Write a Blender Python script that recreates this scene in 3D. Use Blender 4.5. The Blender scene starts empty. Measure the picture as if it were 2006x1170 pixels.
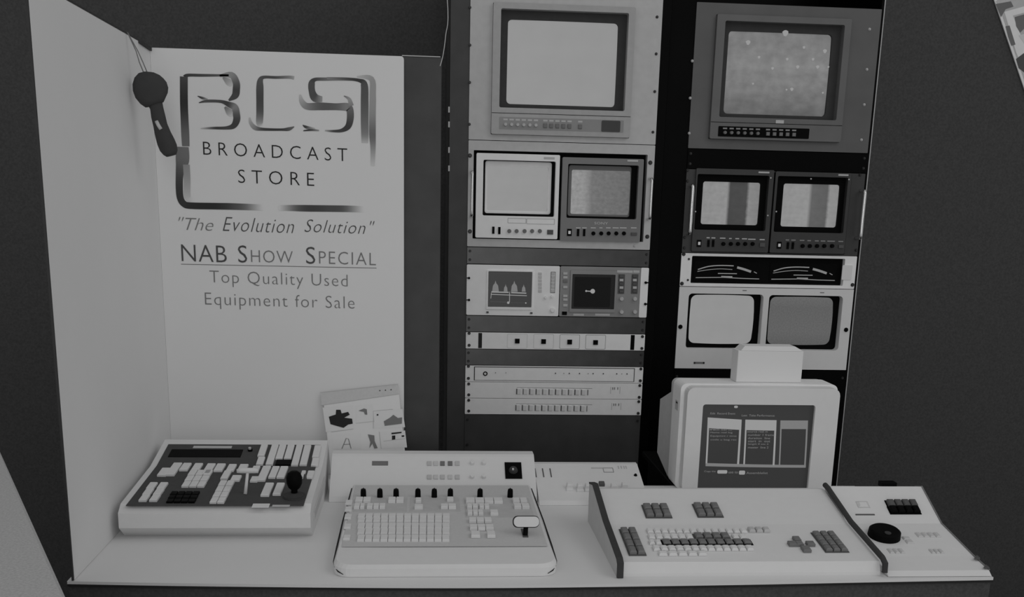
import bpy, bmesh, math, random
from mathutils import Vector, Matrix
random.seed(4)
S = bpy.context.scene
C = S.collection

# ------------------------------------------------------------------ camera, world, lights, exposure
CAM = Vector((-0.1103, -2.7268, 1.3748))
PITCH, YAW, ROLL = 0.23363, 0.08159, 0.02326
FOC, CX, CY = 2013.09, 989.86, 881.02
def cam_axes():
    cp, sp, cy, sy, cr, sr = math.cos(PITCH), math.sin(PITCH), math.cos(YAW), math.sin(YAW), math.cos(ROLL), math.sin(ROLL)
    f = Vector((sy*cp, cy*cp, -sp)); r0 = Vector((cy, -sy, 0)); u0 = r0.cross(f)
    return cr*r0+sr*u0, -sr*r0+cr*u0, f
RT, UP, FW = cam_axes()
cd = bpy.data.cameras.new('camera'); cam = bpy.data.objects.new('camera', cd); C.objects.link(cam)
cam.matrix_world = Matrix(((RT.x, UP.x, -FW.x, CAM.x), (RT.y, UP.y, -FW.y, CAM.y), (RT.z, UP.z, -FW.z, CAM.z), (0, 0, 0, 1)))
cd.sensor_width = 36; cd.lens = FOC/2006*36
cd.shift_x = (1003-CX)/2006; cd.shift_y = (CY-585)/2006
cd.clip_start = .02
S.camera = cam
w = bpy.data.worlds.new('hall'); S.world = w; w.use_nodes = True
w.node_tree.nodes['Background'].inputs[0].default_value = (1, 1, 1, 1)
w.node_tree.nodes['Background'].inputs[1].default_value = 0.335
def area(name, loc, target, sx, sy, power, spread=180):
    l = bpy.data.lights.new(name, 'AREA'); l.shape = 'RECTANGLE'; l.size = sx; l.size_y = sy; l.energy = power; l.spread = math.radians(spread)
    o = bpy.data.objects.new(name, l); C.objects.link(o); o.location = loc
    o.rotation_euler = (Vector(target)-Vector(loc)).to_track_quat('-Z', 'Y').to_euler()
    return o
area('soft_light_front', (-.02, -4.3, 1.62), (-.02, 0, 1.45), .8, 2.5, 16)  # unseen soft panel behind the camera, placed for its glare on the left rack
area('fill_light_above', (1.9, -2.2, 3.0), (-.6, -.8, 1.1), 1.6, 1.2, 7)  # added fill from the upper right, aimed at the side panel
vs = S.view_settings
vs.view_transform = 'Standard'; vs.look = 'None'; vs.gamma = 1; vs.use_curve_mapping = False; vs.exposure = 0.0

# ------------------------------------------------------------------ materials
def mat(name, g, rough=.6, spec=.3, metal=0, noise=0, scale=60, emit=0, bump=0):
    m = bpy.data.materials.new(name); m.use_nodes = True; n = m.node_tree; b = n.nodes['Principled BSDF']
    b.inputs['Base Color'].default_value = (g, g, g, 1); b.inputs['Roughness'].default_value = rough
    b.inputs['Specular IOR Level'].default_value = spec; b.inputs['Metallic'].default_value = metal
    t = n.nodes.new('ShaderNodeTexCoord'); x = n.nodes.new('ShaderNodeTexNoise'); x.inputs['Scale'].default_value = scale; x.inputs['Detail'].default_value = 6
    r = n.nodes.new('ShaderNodeMapRange'); n.links.new(t.outputs['Object'], x.inputs['Vector']); n.links.new(x.outputs['Fac'], r.inputs['Value'])
    r.inputs['From Min'].default_value = .3; r.inputs['From Max'].default_value = .7
    r.inputs['To Min'].default_value = g*(1-noise); r.inputs['To Max'].default_value = g*(1+noise)
    n.links.new(r.outputs[0], b.inputs['Base Color'])
    if emit:
        b.inputs['Emission Strength'].default_value = 1
        b.inputs['Emission Color'].default_value = (emit, emit, emit, 1)
    if bump:
        bp = n.nodes.new('ShaderNodeBump'); bp.inputs['Strength'].default_value = bump; bp.inputs['Distance'].default_value = .002
        n.links.new(x.outputs['Fac'], bp.inputs['Height']); n.links.new(bp.outputs[0], b.inputs['Normal'])
    return m
M = {}
M['bezelpale'] = mat('pale_grey_bezel', .42, .4, .4, noise=.05)
M['panelB'] = mat('dark_grey_panel_enamel', .125, .45, .3, noise=.08, scale=12)
M['bezelB'] = mat('grey_monitor_plastic', .15, .4, .3, noise=.08, scale=12)
M['fabric'] = mat('charcoal_fabric', .085, .95, .05, noise=.16, scale=170, bump=.4)
M['cabinet'] = mat('charcoal_laminate', .062, .45, .25, noise=.12, scale=20)
M['carpet'] = mat('dark_carpet', .075, .95, .05, noise=.2, scale=200)
M['cloth'] = mat('pale_grey_cloth', .50, .95, .05, noise=.12, scale=350, bump=.4)
M['white'] = mat('matt_white_laminate', .80, .85, .05, noise=.01, scale=5)
M['offwhite'] = mat('white_plastic', .78, .8, .05, noise=.01)
M['ivory'] = mat('ivory_enamel', .93, .7, .1, noise=.02)
M['lightgrey'] = mat('light_grey_enamel', .56, .6, .2, noise=.04)
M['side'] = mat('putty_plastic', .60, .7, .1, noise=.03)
M['midgrey'] = mat('mid_grey_enamel', .27, .38, .5, noise=.08, scale=12)
M['panelgrey'] = mat('grey_overlay', .62, .8, .05, noise=.03, scale=200)
M['bezel'] = mat('grey_bezel_plastic', .19, .36, .5, noise=.06, scale=15)
M['darkbezel'] = mat('dark_bezel_plastic', .045, .4, .4, noise=.1, scale=15)
M['dark'] = mat('charcoal_plastic', .06, .7, .1, noise=.06)
M['overlay'] = mat('charcoal_overlay', .085, .8, .08, noise=.05)
M['black'] = mat('black_plastic', .004, .6, .05)
M['blackpaint'] = mat('black_enamel_panel', .002, .4, .06, noise=.3, scale=8)
M['blank'] = mat('dark_grey_blank_panel', .034, .32, .7, noise=.35, scale=25)
M['keygrey'] = mat('grey_key_plastic', .20, .6, .2)
M['keydark'] = mat('dark_key_plastic', .11, .6, .2)
M['chrome'] = mat('bright_steel', .75, .22, .5, metal=1)
M['print'] = mat('printing_ink', .035, .8, .05)
M['printsoft'] = mat('dark_grey_printing_ink', .10, .8, .05)
M['printmid'] = mat('grey_printing_ink', .22, .8, .05)
M['printfaint'] = mat('pale_printing_ink', .52, .8, .05)
M['label'] = mat('pale_label', .55, .6, .2)
M['steel'] = mat('dark_steel_screw', .03, .4, .5, metal=.3)
M['glow'] = mat('phosphor_glow', .1, .5, .1, emit=.26)
M['glowdim'] = mat('dim_phosphor_glow', .1, .5, .1, emit=.15)
M['lampglass'] = mat('lit_lamp', .3, .5, .1, emit=.22)
M['scopedark'] = mat('scope_glass', .03, .35, .3, emit=.022)
M['graticule'] = mat('graticule_glass', .012, .6, .05, emit=.004)
M['scopeblack'] = mat('black_scope_glass', .006, .35, .3, emit=.002)
M['crtglass'] = mat('terminal_glass', .02, .35, .3, emit=.024)
def tube_mat(name, stops, axis='X', noise=.0, scale=30, base=.04):
    """tube face that emits: emission bands along one axis of the object's generated box plus some snow"""
    m = bpy.data.materials.new(name); m.use_nodes = True; n = m.node_tree; b = n.nodes['Principled BSDF']
    b.inputs['Base Color'].default_value = (base, base, base, 1); b.inputs['Roughness'].default_value = .4; b.inputs['Specular IOR Level'].default_value = .15
    t = n.nodes.new('ShaderNodeTexCoord'); sp = n.nodes.new('ShaderNodeSeparateXYZ'); n.links.new(t.outputs['Generated'], sp.inputs[0])
    nz = n.nodes.new('ShaderNodeTexNoise'); nz.inputs['Scale'].default_value = scale; nz.inputs['Detail'].default_value = 5; fl = n.nodes.new('ShaderNodeVectorMath'); fl.operation = 'MULTIPLY'; fl.inputs[1].default_value = (1, 0, 1); n.links.new(t.outputs['Generated'], fl.inputs[0]); n.links.new(fl.outputs[0], nz.inputs['Vector'])
    a = n.nodes.new('ShaderNodeMath'); a.operation = 'MULTIPLY_ADD'; a.inputs[1].default_value = noise*.25; n.links.new(nz.outputs['Fac'], a.inputs[0]); n.links.new(sp.outputs[axis], a.inputs[2])
    cr = n.nodes.new('ShaderNodeValToRGB'); n.links.new(a.outputs[0], cr.inputs[0])
    e = cr.color_ramp.elements
    while len(e) > 1: e.remove(e[-1])
    for i, (p, v) in enumerate(stops):
        k = e[0] if i == 0 else e.new(p)
        k.position = p; k.color = (v, v, v, 1)
    mr = n.nodes.new('ShaderNodeMapRange'); mr.inputs['From Min'].default_value = .3; mr.inputs['From Max'].default_value = .7
    mr.inputs['To Min'].default_value = 1-noise; mr.inputs['To Max'].default_value = 1+noise*.5; n.links.new(nz.outputs['Fac'], mr.inputs['Value'])
    mx = n.nodes.new('ShaderNodeVectorMath'); mx.operation = 'SCALE'; n.links.new(cr.outputs[0], mx.inputs[0]); n.links.new(mr.outputs[0], mx.inputs['Scale'])
    n.links.new(mx.outputs[0], b.inputs['Emission Color']); b.inputs['Emission Strength'].default_value = 1
    return m
M['tube_white'] = tube_mat('bright_blank_picture', [(0, .268), (1, .262)], noise=.03, scale=4)
M['tube_grey'] = tube_mat('grey_snowy_picture', [(0, .10), (.35, .17), (.6, .20), (1, .17)], 'Z', noise=.22, scale=9)
M['tube_split'] = tube_mat('half_bright_picture', [(0, .265), (.26, .25), (.38, .15), (1, .13)], noise=.2, scale=14)
M['tube_band'] = tube_mat('tube_with_dark_band', [(0, .24), (.45, .25), (.50, .045), (.78, .05), (.83, .22), (1, .20)], noise=.12, scale=10)  # pale emission with a dark band right of the middle
M['tube_band_pale'] = tube_mat('tube_with_grey_band', [(0, .25), (.48, .26), (.54, .10), (.80, .09), (.85, .25), (1, .24)], noise=.10, scale=10)  # pale emission with a grey band right of the middle
M['tube_dim'] = tube_mat('dim_snowy_picture', [(0, .09), (.3, .11), (.8, .10), (1, .12)], 'Z', noise=.2, scale=45)
def tone_mat():
    m = bpy.data.materials.new('airbrushed_ink'); m.use_nodes = True; n = m.node_tree; b = n.nodes['Principled BSDF']
    b.inputs['Roughness'].default_value = .8; b.inputs['Specular IOR Level'].default_value = .05
    a = n.nodes.new('ShaderNodeVertexColor'); a.layer_name = 'tone'; n.links.new(a.outputs['Color'], b.inputs['Base Color'])
    return m
M['tone'] = tone_mat()

# ------------------------------------------------------------------ object helpers
ORG = Vector((0, 0, 0))
def thing(name, label, cat, loc, group=None):
    global ORG
    o = bpy.data.objects.new(name, None); C.objects.link(o); o.location = loc; o.empty_display_size = .05
    o['label'] = label; o['category'] = cat
    if group: o['group'] = group
    ORG = Vector(loc); return o
def link(name, verts, faces, m, parent=None, label=None, smooth=False, origin=None):
    og = ORG if parent is not None else (Vector(origin) if origin else Vector((0, 0, 0)))
    me = bpy.data.meshes.new(name)
    me.from_pydata([tuple(Vector(v)-og) for v in verts], [], faces); me.materials.append(M[m]); 
    bm = bmesh.new(); bm.from_mesh(me); bmesh.ops.recalc_face_normals(bm, faces=bm.faces); bm.to_mesh(me); bm.free()
    if smooth:
        for p in me.polygons: p.use_smooth = True
    o = bpy.data.objects.new(name, me); C.objects.link(o)
    if parent is not None: o.parent = parent
    else: o.location = og
    if label: o['label'] = label
    return o
def tag(o, label, cat, group=None):
    o['label'] = label; o['category'] = cat
    if group: o['group'] = group
    return o
def struct(o): o['kind'] = 'structure'; return o
class G:
    """collects geometry for one mesh"""
    def __init__(s): s.v = []; s.f = []
    def add(s, vs, fs):
        k = len(s.v); s.v += [Vector(a) for a in vs]; s.f += [tuple(i+k for i in f) for f in fs]
    def obj(s, name, m, parent=None, **k): return link(name, s.v, s.f, m, parent, **k)
    def prism(s, loop, off):
        """closed prism: loop of points and an offset vector"""
        n = len(loop); off = Vector(off); a = [Vector(p) for p in loop]
        s.add(a+[p+off for p in a], [tuple(range(n)), tuple(range(2*n-1, n-1, -1))]+[(i, (i+1) % n, (i+1) % n+n, i+n) for i in range(n)])
def view_ray(px, py): return RT*((px-CX)/FOC)-UP*((py-CY)/FOC)+FW
class F:
    """a flat face of a real surface: origin o, axes u, v, outward normal n"""
    def __init__(s, o, u, v):
        s.o = Vector(o); s.u = Vector(u).normalized(); s.v = Vector(v).normalized(); s.n = s.u.cross(s.v)
    def p(s, u, v, w=0): return s.o+s.u*u+s.v*v+s.n*w
    def at(s, px, py, w=0):
        d = view_ray(px, py); o = s.o+s.n*w; t = (o-CAM).dot(s.n)/d.dot(s.n); q = CAM+d*t-s.o
        return q.dot(s.u), q.dot(s.v)
    def rect(s, x0, y0, x1, y1, w=0):
        xm, ym = (x0+x1)/2, (y0+y1)/2
        a = s.at(x0, ym, w)[0]; b = s.at(x1, ym, w)[0]; c = s.at(xm, y1, w)[1]; d = s.at(xm, y0, w)[1]
        return a, c, b, d
    def quad(s, pts, w=0):
        q = [s.at(x, y, w) for x, y in pts]   # tl tr br bl
        return (q[0][0]+q[3][0])/2, (q[2][1]+q[3][1])/2, (q[1][0]+q[2][0])/2, (q[0][1]+q[1][1])/2
    # primitives
    def box(s, g, r, w0, w1, ch=0.0):
        u0, v0, u1, v1 = r
        if ch <= 0:
            g.prism([s.p(u0, v0, w0), s.p(u1, v0, w0), s.p(u1, v1, w0), s.p(u0, v1, w0)], s.n*(w1-w0))
        else:
            L = [(u0, v0), (u1, v0), (u1, v1), (u0, v1)]; I = [(u0+ch, v0+ch), (u1-ch, v0+ch), (u1-ch, v1-ch), (u0+ch, v1-ch)]
            vs = [s.p(a, b, w0) for a, b in L]+[s.p(a, b, w1-ch) for a, b in L]+[s.p(a, b, w1) for a, b in I]
            g.add(vs, [(3, 2, 1, 0), (8, 9, 10, 11)]+[(i, (i+1) % 4, (i+1) % 4+4, i+4) for i in range(4)]+[(i+4, (i+1) % 4+4, (i+1) % 4+8, i+8) for i in range(4)])
    def rloop(s, r, rad, n=4):
        u0, v0, u1, v1 = r; out = []
        for cx, cy, a0 in ((u1-rad, v1-rad, 0), (u0+rad, v1-rad, 90), (u0+rad, v0+rad, 180), (u1-rad, v0+rad, 270)):
            for i in range(n+1):
                a = math.radians(a0+90*i/n); out.append((cx+rad*math.cos(a), cy+rad*math.sin(a)))
        return out
    def rbox(s, g, r, rad, w0, w1, n=4): g.prism([s.p(a, b, w0) for a, b in s.rloop(r, rad, n)], s.n*(w1-w0))
    def ring(s, g, ro, ri, w0, w1, rad=.001, radi=None, win=None):
        """frame with an opening; win = depth to which the opening's walls go"""
        A = s.rloop(ro, rad); B = s.rloop(ri, radi or rad); n = len(A); wi = w0 if win is None else win
        vs = [s.p(a, b, w1) for a, b in A]+[s.p(a, b, w1) for a, b in B]+[s.p(a, b, w0) for a, b in A]+[s.p(a, b, wi) for a, b in B]
        fs = []
        for i in range(n):
            j = (i+1) % n
            fs += [(i, j, j+n, i+n), (i+2*n, i, i+n*0+0, j)] if False else [(i, j, j+n, i+n), (i, i+2*n, j+2*n, j), (i+n, j+n, j+3*n, i+3*n), (i+2*n, i+3*n, j+3*n, j+2*n)]
        g.add(vs, fs)
    def cyl(s, g, u, v, r, w0, w1, n=14, r1=None):
        r1 = r if r1 is None else r1
        a = [s.p(u+r*math.cos(2*math.pi*i/n), v+r*math.sin(2*math.pi*i/n), w0) for i in range(n)]
        b = [s.p(u+r1*math.cos(2*math.pi*i/n), v+r1*math.sin(2*math.pi*i/n), w1) for i in range(n)]
        g.add(a+b, [tuple(range(n)), tuple(range(n, 2*n))]+[(i, (i+1) % n, (i+1) % n+n, i+n) for i in range(n)])
    def torus(s, g, u, v, r, t, w, n=18, m=6):
        vs = []; fs = []
        for i in range(n):
            A = 2*math.pi*i/n
            for j in range(m):
                B = 2*math.pi*j/m; rr = r+t*math.cos(B); vs.append(s.p(u+rr*math.cos(A), v+rr*math.sin(A), w+t*math.sin(B)))
        for i in range(n):
            for j in range(m): fs.append((i*m+j, ((i+1) % n)*m+j, ((i+1) % n)*m+(j+1) % m, i*m+(j+1) % m))
        g.add(vs, fs)
    def glass(s, g, r, w, bulge=.006, bow=.03, corner=.08):
        """curved tube face: bowed rounded outline filled by rings"""
        u0, v0, u1, v1 = r; cu, cv, hu, hv = (u0+u1)/2, (v0+v1)/2, (u1-u0)/2, (v1-v0)/2
        base = []
        L = s.rloop(r, corner*hv, 5); m = len(L)
        for i in range(m):
            a = Vector(L[i]); b = Vector(L[(i+1) % m]); k = max(1, int((b-a).length/(hu*.25)))
            for j in range(k): base.append(a.lerp(b, j/k))
        n = len(base); vs = []; fs = []; K = 7
        for q in range(K):
            t = (K-q)/K
            for p in base:
                a = (p.x-cu)/hu; b = (p.y-cv)/hv; A = a*(1-bow*b*b)*t; B = b*(1-bow*a*a)*t
                vs.append(s.p(cu+hu*A, cv+hv*B, w+bulge*(2-A*A-B*B)/2))
        vs.append(s.p(cu, cv, w+bulge))
        for q in range(K-1):
            for i in range(n): j = (i+1) % n; fs.append((q*n+i, q*n+j, (q+1)*n+j, (q+1)*n+i))
        for i in range(n): fs.append(((K-1)*n+i, (K-1)*n+(i+1) % n, K*n))
        g.add(vs, fs)
    def ribbon(s, g, pts, wd, w0=0.0003, closed=False):
        """flat stroke on the face: pts in (u,v), width"""
        n = len(pts)
        L = []; R = []
        for i in range(n):
            a = Vector(pts[max(i-1, 0)]); b = Vector(pts[min(i+1, n-1)]); d = (b-a); d = d.normalized() if d.length else Vector((1, 0)); q = Vector((-d.y, d.x))
            ww = wd[i] if isinstance(wd, (list, tuple)) else wd
            L.append(Vector(pts[i])+q*ww/2); R.append(Vector(pts[i])-q*ww/2)
        vs = [s.p(a.x, a.y, w0) for a in L]+[s.p(a.x, a.y, w0) for a in R]
        g.add(vs, [(i, i+1, i+1+n, i+n) for i in range(n-1)])
def part(f, kind, r, w0, w1, name, m, parent, ch=0.0, rad=0, label=None):
    g = G()
    if kind == 'box': f.box(g, r, w0, w1, ch)
    elif kind == 'rbox': f.rbox(g, r, rad, w0, w1)
    elif kind == 'cyl': f.cyl(g, r[0], r[1], r[2], w0, w1)
    return g.obj(name, m, parent, label=label)
def knob(f, u, v, r, h, name, m, parent, w=0):
    g = G(); f.cyl(g, u, v, r, w, w+h*.75, 14, r*.94); f.cyl(g, u, v, r*.94, w+h*.75, w+h, 14, r*.8)
    f.box(g, (u-r*.12, v, u+r*.12, v+r*.9), w+h*.9, w+h*1.08)
    return g.obj(name, m, parent)
def screw(f, u, v, r, parent, m='steel', w=0):
    g = G(); f.cyl(g, u, v, r*1.2, w, w+.0012, 12); f.cyl(g, u, v, r, w+.0012, w+.004, 10, r*.7)
    return g.obj('screw', m, parent)
def text(f, s, r, name, m, parent, w=.0006, shear=0, offset=0.0, space=1.0, label=None, skew=0):
    cu = bpy.data.curves.new(name, 'FONT'); cu.body = s; cu.size = 1; cu.shear = shear; cu.offset = offset; cu.space_character = space; cu.resolution_u = 3
    t = bpy.data.objects.new(name, cu); C.objects.link(t)
    dg = bpy.context.evaluated_depsgraph_get(); me = bpy.data.meshes.new_from_object(t.evaluated_get(dg))
    xs = [v.co.x for v in me.vertices]; ys = [v.co.y for v in me.vertices]
    x0, x1, y0, y1 = min(xs), max(xs), min(ys), max(ys)
    u0, v0, u1, v1 = r
    vs = [f.p(u0+(v.co.x-x0)/(x1-x0)*(u1-u0), v0+(v.co.y-y0)/(y1-y0)*(v1-v0)+skew*((v.co.x-x0)/(x1-x0)-.5), w) for v in me.vertices]
    fs = [tuple(p.vertices) for p in me.polygons]
    C.objects.unlink(t); bpy.data.objects.remove(t)
    return link(name, vs, fs, m, parent, label=label)
def cr(ox, oy, sc): return lambda x, y: (ox+x/sc, oy+y/sc)
def cq(fn, f, x0, y0, x1, y1, w=0):
    a = fn(x0, y0); b = fn(x1, y1); return f.rect(a[0], a[1], b[0], b[1], w)
def tube_path(pts, rad, n=8):
    vs = []; fs = []
    for i, p in enumerate(pts):
        p = Vector(p); d = (Vector(pts[min(i+1, len(pts)-1)])-Vector(pts[max(i-1, 0)])).normalized()
        a = d.cross(Vector((0.31, .2, .93))).normalized(); b = d.cross(a); r = rad[i] if isinstance(rad, (list, tuple)) else rad
        vs += [p+a*r*math.cos(2*math.pi*j/n)+b*r*math.sin(2*math.pi*j/n) for j in range(n)]
    for i in range(len(pts)-1):
        for j in range(n): fs.append((i*n+j, i*n+(j+1) % n, (i+1)*n+(j+1) % n, (i+1)*n+j))
    fs += [tuple(range(n)), tuple(range((len(pts)-1)*n, len(pts)*n))]
    return vs, fs
def smooth(pts, k=6):
    out = []; n = len(pts)
    for i in range(n-1):
        P = [pts[max(i-1, 0)], pts[i], pts[i+1], pts[min(i+2, n-1)]]
        for j in range(k):
            t = j/k; out.append(tuple(.5*(2*P[1][c]+(P[2][c]-P[0][c])*t+(2*P[0][c]-5*P[1][c]+4*P[2][c]-P[3][c])*t*t+(3*P[1][c]-P[0][c]-3*P[2][c]+P[3][c])*t**3) for c in range(len(pts[0]))))
    out.append(tuple(pts[-1])); return out

U = .04445; W = .4826; ZD = 1.534; ZC = .76
X2 = .5717; ZD2 = ZD-.0051; Y2 = .015

# ------------------------------------------------------------------ the setting
def slab(name, a, b, m):
    g = G(); F((0, 0, 0), (1, 0, 0), (0, 1, 0)).box(g, (a[0], a[1], b[0], b[1]), a[2], b[2]); return struct(g.obj(name, m))
slab('wall_back', (-2.6, .55, 0), (3.2, .65, 3.0), 'fabric')
slab('floor', (-2.6, -2.4, -.05), (3.2, .65, 0), 'carpet')
wbF = F((0, .55, 0), (1, 0, 0), (0, 0, 1))

# dark divider panel between the sign and the racks, with pale top strip
dv = thing('divider_panel', 'dark charcoal divider panel standing between white sign and left equipment rack', 'panel', (-.1, -.38, 0))
dF = F((0, -.385, 0), (1, 0, 0), (0, 0, 1))
dtop = dF.at(820, 111)[1]; dr = dF.at(866, 500)[0]
g = G(); dF.box(g, (-.163, 0, -.075, dtop), -.02, 0, .001); g.obj('panel_body', 'cabinet', dv)
g = G(); dF.box(g, (-.160, dtop, -.078, dtop+.0018), -.02, .002); g.obj('top_strip', 'label', dv, label='thin pale top strip')

# ------------------------------------------------------------------ white sign and wing
sF = F((0, -.41, 0), (1, 0, 0), (0, 0, 1))
ST = 1.676; SL, SR = -.6818, -.1555
sg = thing('sign_panel', 'tall white sign panel with large framed logo and lettering behind the counter', 'sign', (-.42, -.41, ZC))
g = G(); sF.rbox(g, (SL+.002, ZC+.001, SR, ST), .006, -.016, 0); g.obj('board', 'white', sg)
k1 = cr(320, 120, 3.9); k2 = cr(320, 400, 4.179)
tvs = []; tfs = []; tcol = []
def stroke(pts, lvl=0):
    """pts: (crop x, crop y, width, tone)"""
    P = []
    for x, y, wd, t in pts:
        px, py = k1(x, y); u, v = sF.at(px, py); P.append((u, v, wd/3.9*.00108, t))
    P = smooth(P, 5); n = len(P); k = len(tvs)
    for sgn in (1, -1):
        for i in range(n):
            a = P[max(i-1, 0)]; b = P[min(i+1, n-1)]; d = Vector((b[0]-a[0], b[1]-a[1])); d = d.normalized() if d.length > 1e-9 else Vector((1, 0)); q = Vector((-d.y, d.x))
            tvs.append(sF.p(P[i][0]+sgn*q.x*P[i][2]/2, P[i][1]+sgn*q.y*P[i][2]/2, .0005+.0001*lvl)); tcol.append(P[i][3])
    for i in range(n-1): tfs.append((k+i, k+i+1, k+i+1+n, k+i+n))
WH = .80
def logo(name, strokes):
    global tvs, tfs, tcol
    tvs = []; tfs = []; tcol = []
    for i, s_ in enumerate(strokes): stroke(s_, i % 4)
    o = link(name, tvs, tfs, 'tone', sg)
    ca = o.data.color_attributes.new('tone', 'FLOAT_COLOR', 'POINT')
    for i, t in enumerate(tcol): ca.data[i].color = (t, t, t, 1)
    return o
logo('logo_frame', [
    [(500, 108, 14, .16), (300, 108, 20, .10), (190, 107, 22, .08), (162, 122, 30, .06)],
    [(157, 118, 58, .10), (157, 200, 58, .07), (158, 320, 58, .05), (162, 430, 58, .09), (168, 560, 60, .18), (172, 650, 56, .2)],
    [(145, 655, 96, .22), (146, 760, 100, .20), (126, 850, 60, .12), (122, 960, 54, .07), (130, 1045, 52, .06), (158, 1090, 50, .06), (210, 1104, 50, .05), (400, 1108, 50, .05), (520, 1110, 50, .10), (640, 1114, 48, .25), (760, 1118, 44, WH)],
    [(176, 790, 50, .35), (182, 900, 50, .42), (186, 1040, 46, .62), (230, 1050, 20, WH)],
    [(880, 1122, 40, WH), (980, 1122, 46, .28), (1080, 1124, 50, .10), (1250, 1126, 50, .11), (1400, 1128, 50, .2), (1530, 1132, 46, WH)],
    [(1250, 130, 16, .3), (1400, 135, 20, .12), (1500, 148, 26, .07), (1535, 180, 52, .12), (1538, 300, 58, .14), (1538, 450, 58, .2), (1540, 560, 56, .3), (1540, 625, 50, .6)],
    [(1480, 118, 10, .6), (1590, 135, 40, .42), (1600, 260, 48, .40), (1598, 400, 50, .36), (1598, 560, 50, .2), (1602, 660, 40, .35), (1600, 800, 30, .70)]])
logo('logo_letter', [
    [(430, 112, 16, .35), (520, 106, 46, .35), (556, 160, 52, .18), (558, 215, 54, .09), (548, 262, 50, .10), (500, 300, 12, .1)],
    [(262, 266, 5, .1), (300, 282, 18, .12), (340, 290, 8, .5)], [(272, 318, 6, .1), (330, 305, 20, .12), (440, 308, 22, .10), (500, 330, 40, .10), (545, 352, 52, .3), (558, 400, 54, .16), (560, 450, 52, .09), (535, 495, 40, .08), (480, 510, 24, .1), (380, 511, 18, .12), (285, 514, 8, .6)],
    [(470, 350, 14, .2), (505, 390, 50, .45), (520, 420, 20, .7)], [(455, 125, 12, .3), (500, 160, 50, .5), (520, 190, 20, .7)]])
logo('logo_letter', [
    [(1000, 128, 26, .5), (960, 122, 22, .3), (860, 124, 20, .12), (770, 122, 22, .12), (742, 145, 40, .14), (738, 200, 54, .12), (738, 300, 54, .10), (738, 400, 54, .16), (735, 470, 50, .4), (745, 495, 30, .7)],
    [(660, 430, 12, .6), (668, 470, 26, .45), (700, 508, 34, .3), (760, 520, 22, .1), (900, 523, 18, .08), (960, 518, 26, .14), (1000, 500, 6, .2)]])
logo('logo_letter', [
    [(1490, 142, 16, .16), (1350, 137, 22, .28), (1230, 137, 24, .2), (1160, 140, 26, .1), (1134, 170, 48, .12), (1136, 230, 50, .12), (1160, 280, 62, .14), (1215, 290, 40, .4)],
    [(1045, 255, 14, .6), (1060, 310, 40, .45), (1100, 345, 50, .3), (1200, 345, 56, .16), (1320, 348, 50, .18), (1400, 350, 60, .3), (1425, 370, 54, .2), (1428, 440, 52, .12), (1410, 500, 44, .08), (1360, 530, 26, .09), (1290, 534, 16, .12), (1235, 530, 10, .5)],
    [(1380, 265, 6, .2), (1420, 290, 24, .4), (1435, 340, 40, .3)], [(1190, 530, 10, .4), (1130, 525, 16, .12), (1070, 532, 8, .1)], [(1065, 488, 6, .1), (1095, 505, 22, .12), (1160, 515, 8, .6)]])
def sline(s, x0, y0, x1, y1, fn, m, name='lettering', sk=0, **k):
    r = cq(fn, sF, x0, y0, x1, y1); return text(sF, s, r, name, m, sg, skew=sk, **k)
SK = -.0055
sline('BROADCAST', 305, 640, 1405, 740, k1, 'print', sk=-.006, offset=-.012, space=1.55)
sline('STORE', 572, 840, 1152, 942, k1, 'print', sk=-.003, offset=-.012, space=1.55)
sline('"The', 125, 110, 410, 215, k2, 'printmid', sk=-.001, shear=.35, offset=-.014)
sline('Evolution', 485, 115, 1070, 230, k2, 'printsoft', sk=-.002, shear=.35, offset=-.014, space=1.1)
sline('Solution"', 1155, 130, 1730, 238, k2, 'printsoft', sk=-.002, shear=.35, offset=-.014, space=1.1)
sline('NAB', 148, 335, 518, 472, k2, 'printsoft', sk=-.0012, offset=-.008, space=1.05)
sline('S', 612, 338, 685, 480, k2, 'printsoft', offset=-.006)
sline('HOW', 718, 380, 1060, 480, k2, 'printmid', sk=-.001, offset=-.012, space=1.1)
sline('S', 1168, 350, 1243, 490, k2, 'printsoft', offset=-.006)
sline('PECIAL', 1275, 392, 1740, 495, k2, 'printmid', sk=-.0015, offset=-.012, space=1.15)
sline('Top Quality Used', 380, 560, 1508, 690, k2, 'printmid', sk=-.004, offset=-.014, space=1.12)
sline('Equipment for Sale', 342, 740, 1565, 872, k2, 'printmid', sk=-.004, offset=-.014, space=1.12)
g = G(); a = sF.at(*k2(145, 492)); b = sF.at(*k2(1745, 524)); sF.ribbon(g, [a, b], .0014, .0005); g.obj('underline', 'printmid', sg)

wp = thing('side_panel', 'plain white side panel standing along the counter\'s left edge', 'panel', (-.69, -.75, ZC))
wF = F((-.680, 0, 0), (0, -1, 0), (0, 0, 1))   # faces +X ; u runs towards the viewer
wF.n = Vector((1, 0, 0)); 
def wpz(y, z, x=0): return Vector((-.680+x, y, z))
g = G(); g.prism([wpz(-.4102, ZC+.001), wpz(-1.089, ZC+.001), wpz(-1.089, 1.90), wpz(-1.02, 1.90), wpz(-1.02, ST), wpz(-.4102, ST)], (-.003, 0, 0))
g.obj('board', 'white', wp)
g = G(); g.prism([wpz(-.43, ST+.0005), wpz(-1.01, ST+.0005), wpz(-1.01, ST+.004), wpz(-.43, ST+.004)], (-.003, 0, 0)); g.obj('top_strip', 'chrome', wp, label='thin bright top strip')
g = G(); g.prism([wpz(-.412, ST-.007, .0005), wpz(-.50, ST-.004, .0005), wpz(-.50, ST, .0005), wpz(-.412, ST, .0005)], (.004, 0, 0)); g.obj('corner_bracket', 'dark', wp)
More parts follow.
